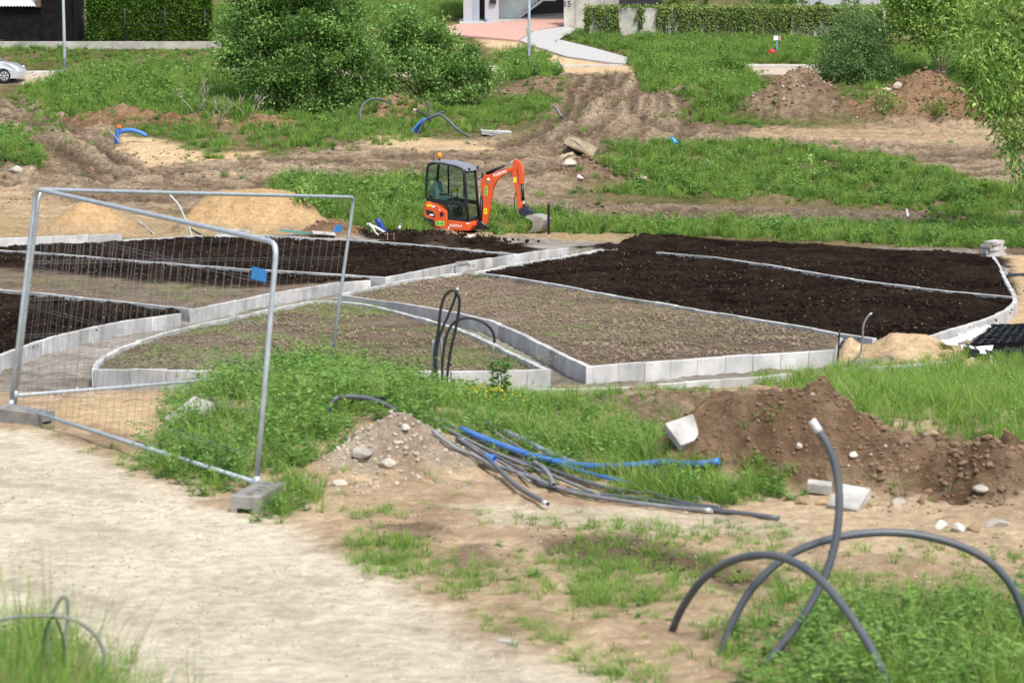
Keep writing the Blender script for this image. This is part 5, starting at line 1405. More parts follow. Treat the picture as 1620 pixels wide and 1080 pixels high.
M['slab'] = mat('concrete_slab', (.43, .42, .395), .9, .3, 4, .004, 50)
M['sandstone'] = mat('tan_slab', (.40, .32, .225), .9, .2, 5, .015, 20)
def slab(px, py, dims, rot, label, m='slab', name='concrete_block', cat='block', lift=0, group=None, jag=0, seed=1):
    b = G(px, py); t = box(*dims, (0, 0, 0), min(dims) * .06)
    if jag:
        r = random.Random(seed); bmesh.ops.subdivide_edges(t, edges=t.edges[:], cuts=2, use_grid_fill=True)
        for v in t.verts: v.co += Vector((r.uniform(-1, 1), r.uniform(-1, 1), r.uniform(-1, 1))) * jag
    o = bmobj(name, t, M[m]); o.location = b + Vector((0, 0, lift)); o.rotation_euler = Euler([R(a) for a in rot]); tag(o, label, cat, group); return o
slab(1085, 694, (.27, .25, .075), (38, -12, 28), 'pale square slab leaning on the soil mound', lift=.055)
slab(1296, 780, (.19, .10, .08), (8, 5, -12), 'small grey concrete block at the foot of the mound', lift=.05)
slab(1343, 802, (.24, .30, .085), (22, 4, -28), 'pale concrete block tilted beside the curving conduit', lift=.05)
slab(300, 672, (.26, .42, .08), (24, 10, -38), 'white concrete slab lying in the grass behind the fence', lift=.1)
slab(270, 705, (.07, .55, .10), (0, 0, -30), 'pale kerb piece half buried beside the white slab', name='kerb_piece', lift=-.01)
slab(803, 1016, (.11, .05, .03), (0, 0, -25), 'small pale kerb chip at the edge of the path', lift=.0)
slab(922, 243, (1.3, .9, .42), (-14, 22, -18), 'big tan stone slab on top of the far spoil heap', 'sandstone', 'stone_slab', 'slab', .25, None, .04, 3)
slab(896, 252, (.6, .4, .16), (5, -18, 10), 'broken tan slab tucked beside the big tan one', 'sandstone', 'stone_slab', 'slab', .08, None, .04, 4)
slab(785, 212, (1.25, .8, .14), (4, 3, 5), 'pale concrete slab lying flat by the rutted track', 'slab', 'stone_slab', 'slab', .05, None, .02, 5)
slab(735, 434, (.42, .09, .16), (80, -8, -40), 'white kerb offcut lying at the corner of the brown bed', name='kerb_piece', lift=.26)
slab(744, 436, (.28, .09, .14), (84, 6, -65), 'smaller white kerb offcut at the corner of the brown bed', name='kerb_piece', lift=.26)
slab(368, 376, (1.0, .12, .3), (0, 0, 3), 'loose concrete kerbstone standing before the big sand pile', name='kerb_piece', lift=.1)
slab(512, 375, (.7, .5, .06), (0, 5, 10), 'white board lying on the big sand pile foot', name='board', cat='board', lift=.12)
slab(470, 374, (1.1, .08, .04), (0, 4, -14), 'teal green batten lying at the big sand pile', 'slab', 'batten', 'batten', .14).data.materials[0] = mat('teal_paint', (.03, .30, .27), .6)
for i in range(5):
    o = slab(1572 - (i % 2) * 3, 407, (.62, .08, .30), (84 + i * 2, 0, 20 + 8 * i), ['lowest', 'second lowest', 'middle', 'second highest', 'topmost'][i] + ' kerbstone of the stack at the dark bed corner', name='kerb_piece', lift=.06 + .085 * i, group='stacked kerbstones')
slab(1585, 436, (.1, .55, .22), (0, 25, 8), 'white kerbstone leaning outside the dark bed near the stack', name='kerb_piece', lift=.1)
sh = slab(1602, 437, (.9, .35, .02), (3, 0, 5), 'flat black sheet on the sand by the kerbstone stack', 'slab', 'plastic_sheet', 'sheet', .03); sh.data.materials[0] = M['black']

# folded black drainage grid with white edges on the sand
gb = G(1575, 566)
geo_m = mat('black_plastic_grid', (.010, .010, .014), .45, .3, 6, spec=.5)
M['whitecell'] = mat('white_cell_edge', (.80, .80, .82), .7, .06)
root = empty('drainage_grid', gb, 'stretched black plastic drainage grid with white zigzag edge', 'drainage grid', None)
def zig(px0, py0, px1, py1, n, amp, h, name, m, lift=0):
    a = G(px0, py0); b = G(px1, py1); V = []; F = []
    side = Vector((-(b - a).y, (b - a).x, 0)).normalized()
    for i in range(n + 1):
        p = a.lerp(b, i / n) + side * (amp if i % 2 else -amp); p.z = gz(p.x, p.y) + .005 + lift
        V += [p - gb, p - gb + Vector((0, 0, h)), p - gb + Vector((.012, .012, h)), p - gb + Vector((.012, .012, 0))]
        if i:
            q = 4 * i
            for k in range(4): F.append((q - 4 + k, q - 4 + (k + 1) % 4, q + (k + 1) % 4, q + k))
    return link(name, mesh(name, V, F), m, root)
for k in range(13):
    f = k / 12
    zig(1568 - 44 * f, 526 + 36 * f, 1690, 522 + 34 * f, 22, .09, .13, 'cell_strip', geo_m)
for k, (x, y, w_, d_, rz, tl) in enumerate([(1502, 552, .22, .13, 25, 20), (1514, 547, .22, .13, 30, 25), (1526, 542, .24, .14, 20, 30), (1538, 537, .26, .16, 35, 30), (1550, 533, .26, .18, 25, 35), (1562, 530, .24, .18, 40, 30),
                                            (1540, 563, .34, .16, 10, 25), (1556, 561, .26, .14, -25, 25)]):
    p = G(x, y); t = box(w_, d_, .012, (0, 0, 0), 0); bmesh.ops.subdivide_edges(t, edges=t.edges[:], cuts=2, use_grid_fill=True)
    o = bmobj('white_flap', t, M['whitecell'], root); o.location = p - gb + Vector((0, 0, .09)); o.rotation_euler = (R(tl), R(8 * (-1) ** k), R(rz))
# yellow flowers in the grass
M['yellow'] = mat('yellow_petals', (.75, .55, .02), .6, .05)
fl_m = [pebble(50, 'flower', M['yellow'], 1, .2)]
a = sample([([(730, 640), (850, 650), (850, 670), (740, 665)], 55, .018, .03, -.3)])
instancer('yellow_flowers', np.stack([a[:, 0], a[:, 1], surface(a[:, 0], a[:, 1])[0] + .2], 1), np.zeros((len(a), 3)), np.stack([a[:, 2]] * 2 + [a[:, 2] * .6], 1), np.zeros(len(a)), fl_m)
# tall grass right by the viewer, rising from the bank below the frame
tall_m = [blade_clump(30, .12, 1.0, .006, 150 + i, .28, 'tall_grass', 'grass', 4, .25) for i in range(3)]
n = 46; X = rng.uniform(-1.95, -1.25, n); Y = rng.uniform(7.4, 9.2, n); X = np.where(rng.random(n) < .6, X, X - .25)
s = rng.uniform(.80, 1.25, n) * np.interp(X, [-1.9, -1.2], [1.0, .62])
instancer('tall_grass', np.stack([X, Y, surface(X, Y)[0] - .02], 1), np.stack([rng.normal(0, .1, n), rng.normal(0, .1, n), rng.random(n) * 6.28], 1), np.stack([s * .8, s * .8, s], 1), rng.integers(0, 3, n), tall_m)
# tall dry stems close to the viewer
sd_m = [blade_clump(7, .05, 1.0, .006, 140 + i, .3, 'dry_stem', 'dry', 4) for i in range(2)]
scatter('dry_stems', [([(-40, 1060), (240, 1090), (300, 1200), (-40, 1300)], 9, .45, .75, -.4)], sd_m)
# ------------------------------------------------------------------ mini excavator
M['orange'] = mat('orange_paint', (.74, .085, .014), .5, .2, 3, spec=.4, coat=.05, col2=(.52, .10, .035))
M['cabblack'] = mat('black_cab_paint', (.012, .013, .016), .45, .15, 6, spec=.5)
M['roof_glare_grey'] = mat('cab_roof_glare_grey', (.16, .175, .20), .35, .15, 4, spec=.5)  # glare on the cab roof put into its grey base colour
M['rubber'] = mat('dusty_rubber', (.05, .045, .04), .85, .3, 8)
M['steelrod'] = mat('chromed_rod', (.75, .76, .78), .2, .05, metal=.9)
M['bucket'] = mat('worn_bucket_steel', (.42, .41, .39), .5, .3, 3, .004, 30, metal=.35, col2=(.27, .23, .19))
M['yellowst'] = mat('yellow_sticker', (.85, .62, .02), .5, .05)
M['greenst'] = mat('green_sticker', (.25, .72, .12), .5, .05)
M['whitest'] = mat('white_print', (.85, .85, .85), .5, .03)
M['seatm'] = mat('blue_grey_seat', (.16, .24, .26), .55, .2, 8)
def glassmat(name, tint, gl=.10):
    m = bpy.data.materials.new(name); m.use_nodes = True; nt = m.node_tree
    for n in list(nt.nodes):
        if n.type != 'OUTPUT_MATERIAL': nt.nodes.remove(n)
    tr = nn(nt, 'ShaderNodeBsdfTransparent'); tr.inputs[0].default_value = (*tint, 1)
    g = nn(nt, 'ShaderNodeBsdfGlossy'); g.inputs['Roughness'].default_value = .03
    mx = nn(nt, 'ShaderNodeMixShader'); mx.inputs[0].default_value = gl
    nt.links.new(tr.outputs[0], mx.inputs[1]); nt.links.new(g.outputs[0], mx.inputs[2]); nt.links.new(mx.outputs[0], nt.nodes['Material Output'].inputs[0])
    return m
M['glass'] = glassmat('cab_glass', (.80, .90, .86), .06)
ey = G(713, 366, 0, False).y + .4
eb = AT(713, 371, ey)
ex = empty('mini_excavator', eb, 'orange mini excavator with black cab standing at the planting beds', 'excavator', None, R(-21))
def P(name, bm, m, parent=ex, smooth=False): return bmobj(name, bm, M[m] if isinstance(m, str) else m, parent, smooth)
# tracks
for s in (-1, 1):
    pr = [(x, z) for x, z in ((-.62, -.22), (.62, -.22), (.76, -.14), (.80, -.04), (.76, .07), (.62, .14), (-.62, .14), (-.76, .07), (-.80, -.04), (-.76, -.14))]
    t = P('track', extr(pr, s * .43 - .115, s * .43 + .115, .02, 2), 'rubber')
    lug = bmesh.new()
    for i in range(15):
        for z in (-.232, .152): box(.04, .22, .03, (-.62 + i * 1.24 / 14, s * .43, z), .004, 1, lug)
    P('tread_lugs', lug, 'rubber', t)
    for xw in (-.6, -.3, 0, .3, .6):
        b = bmesh.new(); bmesh.ops.create_cone(b, cap_ends=True, segments=14, radius1=.11 if abs(xw) < .5 else .15, radius2=.11 if abs(xw) < .5 else .15, depth=.02, matrix=Matrix.Translation((xw, s * .555, -.04)) @ Matrix.Rotation(math.pi / 2, 4, 'X'))
        P('roller', b, 'cabblack', t)
P('undercarriage', box(.9, .66, .2, (0, 0, .02), .03), 'cabblack')
bl = extr([(1.08, -.20), (1.05, -.08), (1.08, .08), (1.12, .08), (1.09, -.08), (1.12, -.20)], -.52, .52, .004)
P('dozer_blade', bl, 'cabblack'); P('blade_arm', box(.5, .08, .08, (.82, .3, -.04)), 'cabblack'); P('blade_arm', box(.5, .08, .08, (.82, -.3, -.04)), 'cabblack')
b = bmesh.new(); bmesh.ops.create_cone(b, cap_ends=True, segments=24, radius1=.34, radius2=.34, depth=.1, matrix=Matrix.Translation((0, 0, .14))); P('slew_ring', b, 'cabblack')
# house
P('side_skirt', extr([(.10, .52), (.93, .46), (.96, .36), (.86, .19), (.10, .17)], -.5, .5, .025, 2), 'orange')
P('rear_cover', extr([(-.71, 1.00), (-.64, 1.09), (-.53, 1.10), (-.25, .98), (.09, .80), (.098, .17), (-.35, .28), (-.74, .60)], -.5, .5, .035, 2), 'orange')
P('counterweight', extr([(-.79, .60), (-.36, .52), (-.33, .31), (-.42, .28), (-.77, .36)], -.52, .52, .025, 2), 'cabblack')
v = P('vent', extr([(-.66, .84), (-.42, .78), (-.34, .70), (-.34, .57), (-.62, .68)], -.506, -.48, .004), 'cabblack')
P('vent_slat', box(.14, .012, .05, (-.45, -.508, .66), .004), 'whitest', v)
b = bmesh.new(); bmesh.ops.create_cone(b, cap_ends=True, segments=16, radius1=.07, radius2=.065, depth=.03, matrix=Matrix.Translation((-.10, -.505, .70)) @ Matrix.Rotation(math.pi / 2, 4, 'X')); P('fuel_cap', b, 'cabblack')
b = bmesh.new(); bmesh.ops.create_uvsphere(b, u_segments=10, v_segments=6, radius=.025, matrix=Matrix.Translation((-.17, -.5, .83))); P('lock', b, 'whitest')
b = bmesh.new(); bmesh.ops.create_cone(b, cap_ends=True, segments=10, radius1=.03, radius2=.03, depth=.02, matrix=Matrix.Translation((.14, -.505, .27)) @ Matrix.Rotation(math.pi / 2, 4, 'X')); P('bolt', b, 'whitest')
# cab
cabn = [(-.57, 1.11), (-.66, 1.26), (-.65, 1.7), (-.61, 2.16), (-.55, 2.28), (-.44, 2.33), (-.1, 2.32), (.35, 2.25), (.58, 2.17), (.68, 2.02), (.71, 1.6), (.76, 1.0), (.80, .48)]
for s in (-1, 1):
    tube('cab_pillar_frame', [Vector((x, s * .455, z)) for x, z in cabn], .045, M['cabblack'], ex, 6)
    belt = extr([(-.60, 1.22), (-.52, 1.08), (-.18, 1.04), (.08, .88), (.11, .50), (.78, .46), (.78, .58), (.27, .60), (.24, .86), (.12, 1.02), (.70, .95), (.74, 1.08)], s * .455 - .03 if s < 0 else .425, s * .455 + .03 if s > 0 else -.425, .008)
    P('door_frame', belt, 'cabblack')
    P('window_pane', extr([(-.62, 1.24), (-.62, 1.7), (-.57, 2.2), (-.44, 2.29), (-.1, 2.28), (.34, 2.21), (.56, 2.13), (.64, 2.0), (.70, 1.08)], s * .452 - .004, s * .452 + .004), 'glass')
    P('door_pane', extr([(.26, .61), (.74, .59), (.72, .97), (.14, 1.03), (.25, .87)], s * .452 - .004, s * .452 + .004), 'glass')
tube('door_post', [Vector((.30, .455, 1.15)), Vector((.28, .455, 2.24))], .035, M['cabblack'], ex, 6)
tube('door_post', [Vector((-.25, .455, 1.15)), Vector((-.27, .455, 2.30))], .03, M['cabblack'], ex, 6)
for x, z in ((-.55, 2.28), (.68, 2.05), (-.62, 1.22), (.78, .52)):
    tube('cross_bar', [Vector((x, -.455, z)), Vector((x, .455, z))], .04, M['cabblack'], ex, 6)
P('rear_pane', extr([(-.645, 1.25), (-.635, 1.25), (-.585, 2.24), (-.595, 2.24)], -.42, .42), 'glass')
P('windscreen', extr([(.665, 2.02), (.675, 2.02), (.735, 1.15), (.725, 1.15)], -.42, .42), 'glass')
rf = P('roof', extr([(-.60, 2.29), (-.56, 2.355), (-.44, 2.375), (0, 2.365), (.4, 2.29), (.66, 2.19), (.80, 2.10), (.80, 2.07), (.62, 2.12), (.35, 2.22), (-.44, 2.31)], -.49, .49, .02, 2), 'roof_glare_grey')
P('work_light', box(.06, .09, .09, (.80, -.36, 2.15), .015), 'cabblack', rf); P('work_light', box(.06, .09, .09, (.80, .36, 2.15), .015), 'cabblack', rf)
tube('beacon_stalk', [Vector((-.40, .05, 2.35)), Vector((-.40, .05, 2.44))], .03, M['cabblack'], rf, 8)
b = bmesh.new(); bmesh.ops.create_uvsphere(b, u_segments=14, v_segments=10, radius=.085, matrix=Matrix.Translation((-.40, .05, 2.53)) @ Matrix.Diagonal((1, 1, 1.15, 1))); P('beacon', b, mat('amber_lens', (.85, .25, .02), .25, .05), rf, True)
tube('aerial', [Vector((-.62, .1, 2.3)), Vector((-.64, .1, 2.62))], .008, M['cabblack'], ex, 5)
st = P('seat', box(.48, .48, .14, (-.20, -.05, 1.15), .04, 2), 'seatm')
P('seat_back', extr([(-.42, 1.18), (-.30, 1.18), (-.36, 1.60), (-.42, 1.72), (-.50, 1.70), (-.52, 1.5)], -.28, .2, .03, 2), 'seatm', st)
P('arm_rest', box(.3, .08, .06, (-.1, -.32, 1.32), .02), 'cabblack', st)
P('rear_box', box(.2, .5, .28, (-.50, 0, 1.36), .03), 'seatm')
P('inner_panel', box(.02, .86, .66, (.115, 0, .66)), 'cabblack')
P('floor_plate', box(1.1, .84, .05, (.22, 0, .56)), 'cabblack')
for y in (-.28, .22):
    tube('control_lever', [Vector((.12, y, 1.1)), Vector((.16, y, 1.35)), Vector((.14, y, 1.48))], .018, M['cabblack'], ex, 6)
    P('control_box', box(.22, .12, .3, (.1, y, 1.05), .03), 'cabblack')
P('console', box(.12, .3, .1, (.05, .3, 1.42), .02), 'yellowst'); P('grab_label', box(.03, .02, .14, (.30, .42, 1.95)), 'yellowst')
tube('travel_lever', [Vector((.5, 0, .6)), Vector((.52, 0, 1.1)), Vector((.46, 0, 1.3))], .018, M['cabblack'], ex, 6)
tube('mirror_arm', [Vector((.76, .46, 1.75)), Vector((.88, .50, 1.85))], .015, M['cabblack'], ex, 6); P('mirror', box(.04, .12, .2, (.90, .52, 1.88), .02), 'cabblack')
# boom, arm and rams
P('swing_bracket', extr([(.86, .22), (1.20, .20), (1.26, .36), (1.10, .48), (.92, .46)], -.12, .12, .02), 'cabblack')
bp = [(1.107, .30), (1.231, .30), (1.29, .5), (1.356, .78), (1.41, 1.11), (1.48, 1.51), (1.587, 1.74), (1.80, 1.94), (2.228, 2.15), (2.31, 2.25), (2.28, 2.33), (2.157, 2.235), (1.338, 1.97), (1.196, 1.955), (1.09, 1.77), (1.053, 1.556), (1.107, 1.374), (1.153, 1.109)]
bo = P('boom', extr(bp, -.075, .075, .012, 2), 'orange')
ap = [(2.17, 2.43), (2.22, 2.47), (2.30, 2.47), (2.423, 2.384), (2.52, 2.07), (2.51, 1.705), (2.39, 1.69), (2.37, 2.0), (2.315, 2.20), (2.30, 2.10), (2.345, 1.70), (2.44, 1.12), (2.55, 1.05), (2.56, .93), (2.50, .90), (2.345, .90), (2.245, 1.507), (2.128, 2.136), (2.15, 2.30)]
ar = P('dipper_arm', extr(ap, -.065, .065, .008), 'orange')
def ram(name, a, b_, y, r, f, parent):
    a = Vector((a[0], y, a[1])); b_ = Vector((b_[0], y, b_[1])); m_ = a.lerp(b_, f)
    o = tube(name, [a, m_], r, M['cabblack'], parent, 12); tube('rod', [m_, b_], r * .55, M['steelrod'], o, 10); return o
ram('boom_ram', (1.02, .34), (1.10, 1.50), .0, .055, .75, ex)
ram('arm_ram', (1.24, 2.0), (2.23, 2.44), 0, .05, .58, ex)
ram('bucket_ram', (2.45, 1.72), (2.52, 1.02), 0, .05, .78, ex)
P('pin_plate', extr([(1.30, 1.68), (1.36, 1.68), (1.38, 1.80), (1.32, 1.85), (1.27, 1.78)], -.082, .082, .004), 'steelrod', bo)
tube('hydraulic_hose', catmull([Vector((2.30, -.09, 1.45)), Vector((2.24, -.1, 1.2)), Vector((2.26, -.1, .8)), Vector((2.36, -.1, .66)), Vector((2.55, -.1, .62))], 6), .014, M['cabblack'], ex, 6)
tube('hydraulic_hose', catmull([Vector((.98, .1, .4)), Vector((1.0, .1, 1.0)), Vector((1.05, .09, 1.5)), Vector((1.16, .09, 1.9)), Vector((1.5, .085, 2.05))], 6), .02, M['cabblack'], ex, 6)
P('quick_hitch', extr([(2.36, .88), (2.50, .98), (2.72, .93), (2.84, .86), (2.82, .72), (2.58, .68), (2.40, .74)], -.10, .10, .015), mat('hitch_blue_black', (.025, .03, .05), .45))
P('hitch_link', extr([(2.50, 1.06), (2.58, 1.06), (2.80, .92), (2.76, .86), (2.52, .98)], -.085, .085, .008), 'cabblack')
# bucket: two cheeks and a curved shell
bk = [(2.60, .62), (2.73, .73), (3.02, .75), (3.28, .68), (3.34, .60), (3.30, .44), (3.14, .24), (2.96, .20), (2.78, .21), (2.70, .30)]
shell = bmesh.new()
strip = bk[1:9]
for (xa, za), (xb_, zb) in zip(strip[:-1], strip[1:]):
    d = Vector((xb_ - xa, 0, zb - za)); nrm = Vector((d.z, 0, -d.x)).normalized() * .018
    extr([(xa, za), (xb_, zb), (xb_ + nrm.x, zb + nrm.z), (xa + nrm.x, za + nrm.z)], -.34, .34, 0, 1, shell)
ck = [(2.70, .66), (2.76, .73), (3.02, .75), (3.28, .68), (3.34, .60), (3.30, .44), (3.14, .24), (2.96, .20), (2.80, .21), (2.94, .36), (2.96, .52), (2.86, .62)]
bk_o = P('bucket', shell, 'bucket')
for s in (-1, 1): P('bucket_cheek', extr(ck, s * .335 - .012, s * .335 + .012, .003), 'bucket', bk_o)
for i in range(4): P('bucket_tooth', extr([(2.80, .20), (2.66, .16), (2.62, .13), (2.80, .17)], -.30 + i * .17, -.22 + i * .17), 'bucket', bk_o)
# stickers and print on the near side
def oval(cx, cz, w, h, y, m, name, parent):
    n = 24; pr = []
    for i in range(n):
        a = 2 * math.pi * i / n; c, s = math.cos(a), math.sin(a)
        pr.append((cx + w / 2 * math.copysign(abs(c) ** .5, c), cz + h / 2 * math.copysign(abs(s) ** .6, s)))
    return P(name, extr(pr, y - .003, y), m, parent)
def text(s, size, loc, rot, m, parent, name='lettering', dep=.002):
    c = bpy.data.curves.new('t', 'FONT'); c.body = s; c.size = size; c.align_x = 'CENTER'; c.align_y = 'CENTER'; c.extrude = dep; c.offset = size * .012
    t = bpy.data.objects.new('t', c); COL.objects.link(t); bpy.context.view_layer.update()
    me = bpy.data.meshes.new_from_object(t.evaluated_get(bpy.context.evaluated_depsgraph_get())); bpy.data.objects.remove(t)
    me.name = name; me.materials.clear(); o = link(name, me, M[m] if isinstance(m, str) else m, parent); o.location = loc; o.rotation_euler = rot
    return o
RX = R(90)
oval(-.155, .40, .30, .15, -.500, 'greenst', 'sticker', ex); text('K-16', .115, (-.155, -.506, .40), (RX, 0, 0), 'cabblack', ex)
text('KX015-4', .115, (.38, -.505, .34), (RX, R(1.5), 0), 'whitest', ex)
oval(1.262, 1.45, .10, .32, -.075, 'greenst', 'sticker', bo)
for i in range(5): P('sticker_mark', box(.05, .003, .03, (1.262, -.080, 1.34 + i * .055)), 'cabblack', bo)
P('sticker', box(.11, .004, .18, (1.24, -.078, .80)), 'yellowst', bo); P('sticker', box(.03, .004, .05, (1.24, -.081, .80)), 'cabblack', bo)
P('sticker', box(.10, .004, .17, (2.24, -.068, 1.83)), 'yellowst', ar)
P('sticker', box(.16, .004, .08, (-.53, -.502, .965)), 'yellowst', ex); P('sticker', box(.10, .004, .05, (-.39, -.502, .935)), 'whitest', ex)
P('sticker', box(.09, .004, .04, (.80, -.502, .43)), 'whitest', ex)
text('Kubota', .16, (1.73, -.078, 2.03), (RX, R(-21), 0), 'whitest', bo)

# ------------------------------------------------------------------ parked car at the street
M['silver'] = mat('silver_car_paint', (.55, .58, .63), .3, .04, 3, metal=.35, spec=.5, coat=.5)
M['carglass'] = mat('dark_car_glass', (.06, .08, .09), .08, .1, spec=.8)
M['tyre'] = mat('tyre_rubber', (.02, .02, .022), .8, .2)
M['rim'] = mat('alloy_rim', (.55, .57, .60), .35, .1, metal=.6)
cy = G(28, 130, 0, False).y; cf = AT(40, 131, cy)
car = empty('parked_car', Vector((cf.x, cy, gz(cf.x - 1, cy))), 'silver hatchback parked on the street below the dark shed', 'car')
def arc(cx, r, n=9): return [(cx + r * math.cos(a), .31 + r * math.sin(a)) for a in np.linspace(-.35, math.pi + .35, n)]
low = [(-.02, .30), (-.05, .20)] + [(x, z) for x, z in arc(-.82, .37)] + [(-1.3, .20), (-3.0, .20)] + [(x, z) for x, z in arc(-3.35, .37)] + [(-3.9, .24), (-4.05, .42)]
up = [(-4.05, .75), (-3.95, 1.0), (-3.7, 1.35), (-3.1, 1.48), (-2.3, 1.50), (-1.9, 1.42), (-1.35, 1.12), (-1.05, .98), (-.5, .88), (-.15, .72), (0, .52)]
pr = low + up
bm = bmesh.new(); ys = [-.86, -.84, -.6, 0, .6, .84, .86]; rings = []
for y in ys:
    e = {0: .955, 1: .985, 2: 1.0, 3: 1.0}[min(ys.index(y), 6 - ys.index(y))]
    ring = []
    for x, z in pr:
        tuck = 1 - max(0, z - .85) * .30
        xx = -2.0 + (x + 2.0) * e; zz_ = .2 + (z - .2) * (e if z > .9 else 1)
        if x > -.5: xx -= .10 * (abs(y) / .86) ** 3
        ring.append(bm.verts.new((xx, y * tuck, zz_)))
    rings.append(ring)
for a, b_ in zip(rings[:-1], rings[1:]):
    for i in range(len(pr)): j = (i + 1) % len(pr); bm.faces.new((a[i], a[j], b_[j], b_[i]))
bm.faces.new(rings[0]); bm.faces.new(rings[-1][::-1])
P('body', bm, 'silver', car)
for s in (-1, 1):
    w = extr([(-1.32, 1.02), (-1.95, 1.36), (-2.25, 1.42), (-2.25, .98)], 0, .012); 
    for v in w.verts: v.co.y = s * (.86 * (1 - max(0, v.co.z - .85) * .30) - .01 + v.co.y)
    P('side_window', w, 'carglass', car)
    w = extr([(-2.32, .98), (-2.32, 1.42), (-3.0, 1.40), (-3.5, 1.2), (-3.6, 1.0)], 0, .012)
    for v in w.verts: v.co.y = s * (.86 * (1 - max(0, v.co.z - .85) * .30) - .01 + v.co.y)
    P('side_window', w, 'carglass', car)
    P('mirror', box(.12, .16, .11, (-1.42, s * .93, 1.02), .03, 2), 'cabblack', car)
    P('headlight', box(.36, .05, .14, (-.36, s * .80, .68), .03), 'whitest', car)
    P('door_handle', box(.16, .02, .025, (-2.2, s * .865, .88)), 'rim', car)
    for x in (-.82, -3.35):
        t = bmesh.new(); bmesh.ops.create_cone(t, cap_ends=True, segments=28, radius1=.315, radius2=.315, depth=.2, matrix=Matrix.Translation((x, s * .76, .31)) @ Matrix.Rotation(math.pi / 2, 4, 'X')); bevel(t, .02)
        wh = P('wheel', t, 'tyre', car)
        t = bmesh.new(); bmesh.ops.create_cone(t, cap_ends=True, segments=24, radius1=.215, radius2=.215, depth=.012, matrix=Matrix.Translation((x, s * .862, .31)) @ Matrix.Rotation(math.pi / 2, 4, 'X'))
        rm = P('rim', t, 'rim', wh)
        for k in range(7):
            a = k * 2 * math.pi / 7; t = box(.05, .004, .12, (0, 0, .13)); bmesh.ops.rotate(t, verts=t.verts, matrix=Matrix.Rotation(a, 3, 'Y')); bmesh.ops.translate(t, verts=t.verts, vec=(x, s * .871, .31)); P('rim_slot', t, 'tyre', wh)
ws = extr([(-1.12, 1.03), (-1.85, 1.41), (-1.84, 1.43), (-1.10, 1.05)], -.66, .66); P('windscreen', ws, 'carglass', car)

# ------------------------------------------------------------------ lamp posts
M['post'] = mat('galvanised_post', (.34, .40, .44), .5, .12, 5, metal=.3)
def lamp(px, py, label, w=.085, boxat=None):
    b = G(px, py); o = empty('street_lamp', b, label, 'street lamp', 'street lamps')
    h = 8.0
    tube('post', [Vector((0, 0, -.2)), Vector((0, 0, 1.2)), Vector((0, 0, h))], [w, w * .95, w * .5], M['post'], o, 14)
    P('base_flange', box(.3, .3, .05, (0, 0, .03), .01), 'post', o)
    tube('lamp_arm', catmull([Vector((0, 0, h - .05)), Vector((0, -.3, h + .25)), Vector((0, -1.2, h + .4))], 6), .035, M['post'], o, 8)
    P('lamp_head', box(.25, .6, .1, (0, -1.45, h + .42), .03), 'roof_glare_grey', o)
    d = bmesh.new(); box(.10, .03, .4, (0, -w, .8), .01, 1, d); P('service_door', d, 'post', o)
    if boxat: P('meter_box', box(.14, .12, .32, (-.09, -.02, (py - boxat) / PPM(b)), .02), 'oldconc', o)
lamp(103, 111, 'grey lamp post on the street beside the silver car')
lamp(837, 108, 'grey lamp post with small box at the sandy drive', boxat=48)
lamp(571, 38, 'grey lamp post on the slope behind the willow bushes')

# ------------------------------------------------------------------ dark timber shed
M['darkwood'] = mat('black_stained_boards', (.012, .0105, .011), .9, .35, 3, .004, 30, spec=.12)
M['corrug'] = mat('pale_corrugated_sheet', (.62, .60, .58), .6, .15, 2)
Ysd = Yp + .35
sb = AT(30, 68, Ysd); shd = empty('timber_shed', sb, 'dark stained timber shed with pale corrugated roof on plinth', 'shed')
def shedwall(px0, px1, py1, Y, name):
    vbox(px0, px1, 70, py1, Y, 3.0, name, M['darkwood'], shd)
    n = int((70 - py1) / 4.2); bm = bmesh.new(); a = AT(px0, 70, Y); c = AT(px1, 70, Y); zt_ = AT(px0, py1, Y).z
    for i in range(n):
        z = a.z + (zt_ - a.z) * (i + .5) / n
        box(c.x - a.x, .03, (zt_ - a.z) / n - .012, ((a.x + c.x) / 2 - sb.x, Y - .012 - sb.y, z - sb.z), .004, 1, bm)
    o = bmobj('siding_boards', bm, M['darkwood'], shd); o['kind'] = 'stuff'
shedwall(-90, 60, 9, Ysd, 'wall')
shedwall(60.6, 120, -40, Ysd + .15, 'gable_wall')
for px in (6, 61, 119): vbox(px - 1.2, px + 1.2, 70, 9 if px < 60 else -40, Ysd - .05, .08, 'corner_board', M['darkwood'], shd, 0)
bm = bmesh.new(); x0, x1 = AT(-90, 9, Ysd).x, AT(58, 9, Ysd).x; z0 = AT(0, 9, Ysd).z
nC = 120; prev = None
for i in range(nC + 1):
    x = x0 + (x1 - x0) * i / nC; dz = .03 * math.sin(i * math.pi * .5)
    cur = [bm.verts.new((x - sb.x, Ysd - .35 - sb.y, z0 + dz - sb.z)), bm.verts.new((x - sb.x, Ysd + 3.2 - sb.y, z0 + 1.7 + dz - sb.z)), bm.verts.new((x - sb.x, Ysd + 3.2 - sb.y, z0 + 1.66 + dz - sb.z)), bm.verts.new((x - sb.x, Ysd - .35 - sb.y, z0 - .04 + dz - sb.z))]
    if prev:
        for k in range(4): bm.faces.new((prev[k], prev[(k + 1) % 4], cur[(k + 1) % 4], cur[k]))
    prev = cur
bmobj('corrugated_roof', bm, M['corrug'], shd)
vbox(56, 63, 12, -45, Ysd - .3, 3.4, 'barge_board', mat('brown_board', (.12, .085, .06), .8), shd, .01, 0)
bw = vbox(119, 140, 70, -60, Yp + 9, .3, 'house_wall', M['whitep'], None, sink=1); bw.name = 'distant_house'; tag(bw, 'white house wall glimpsed between the dark shed and the hedge', 'house')

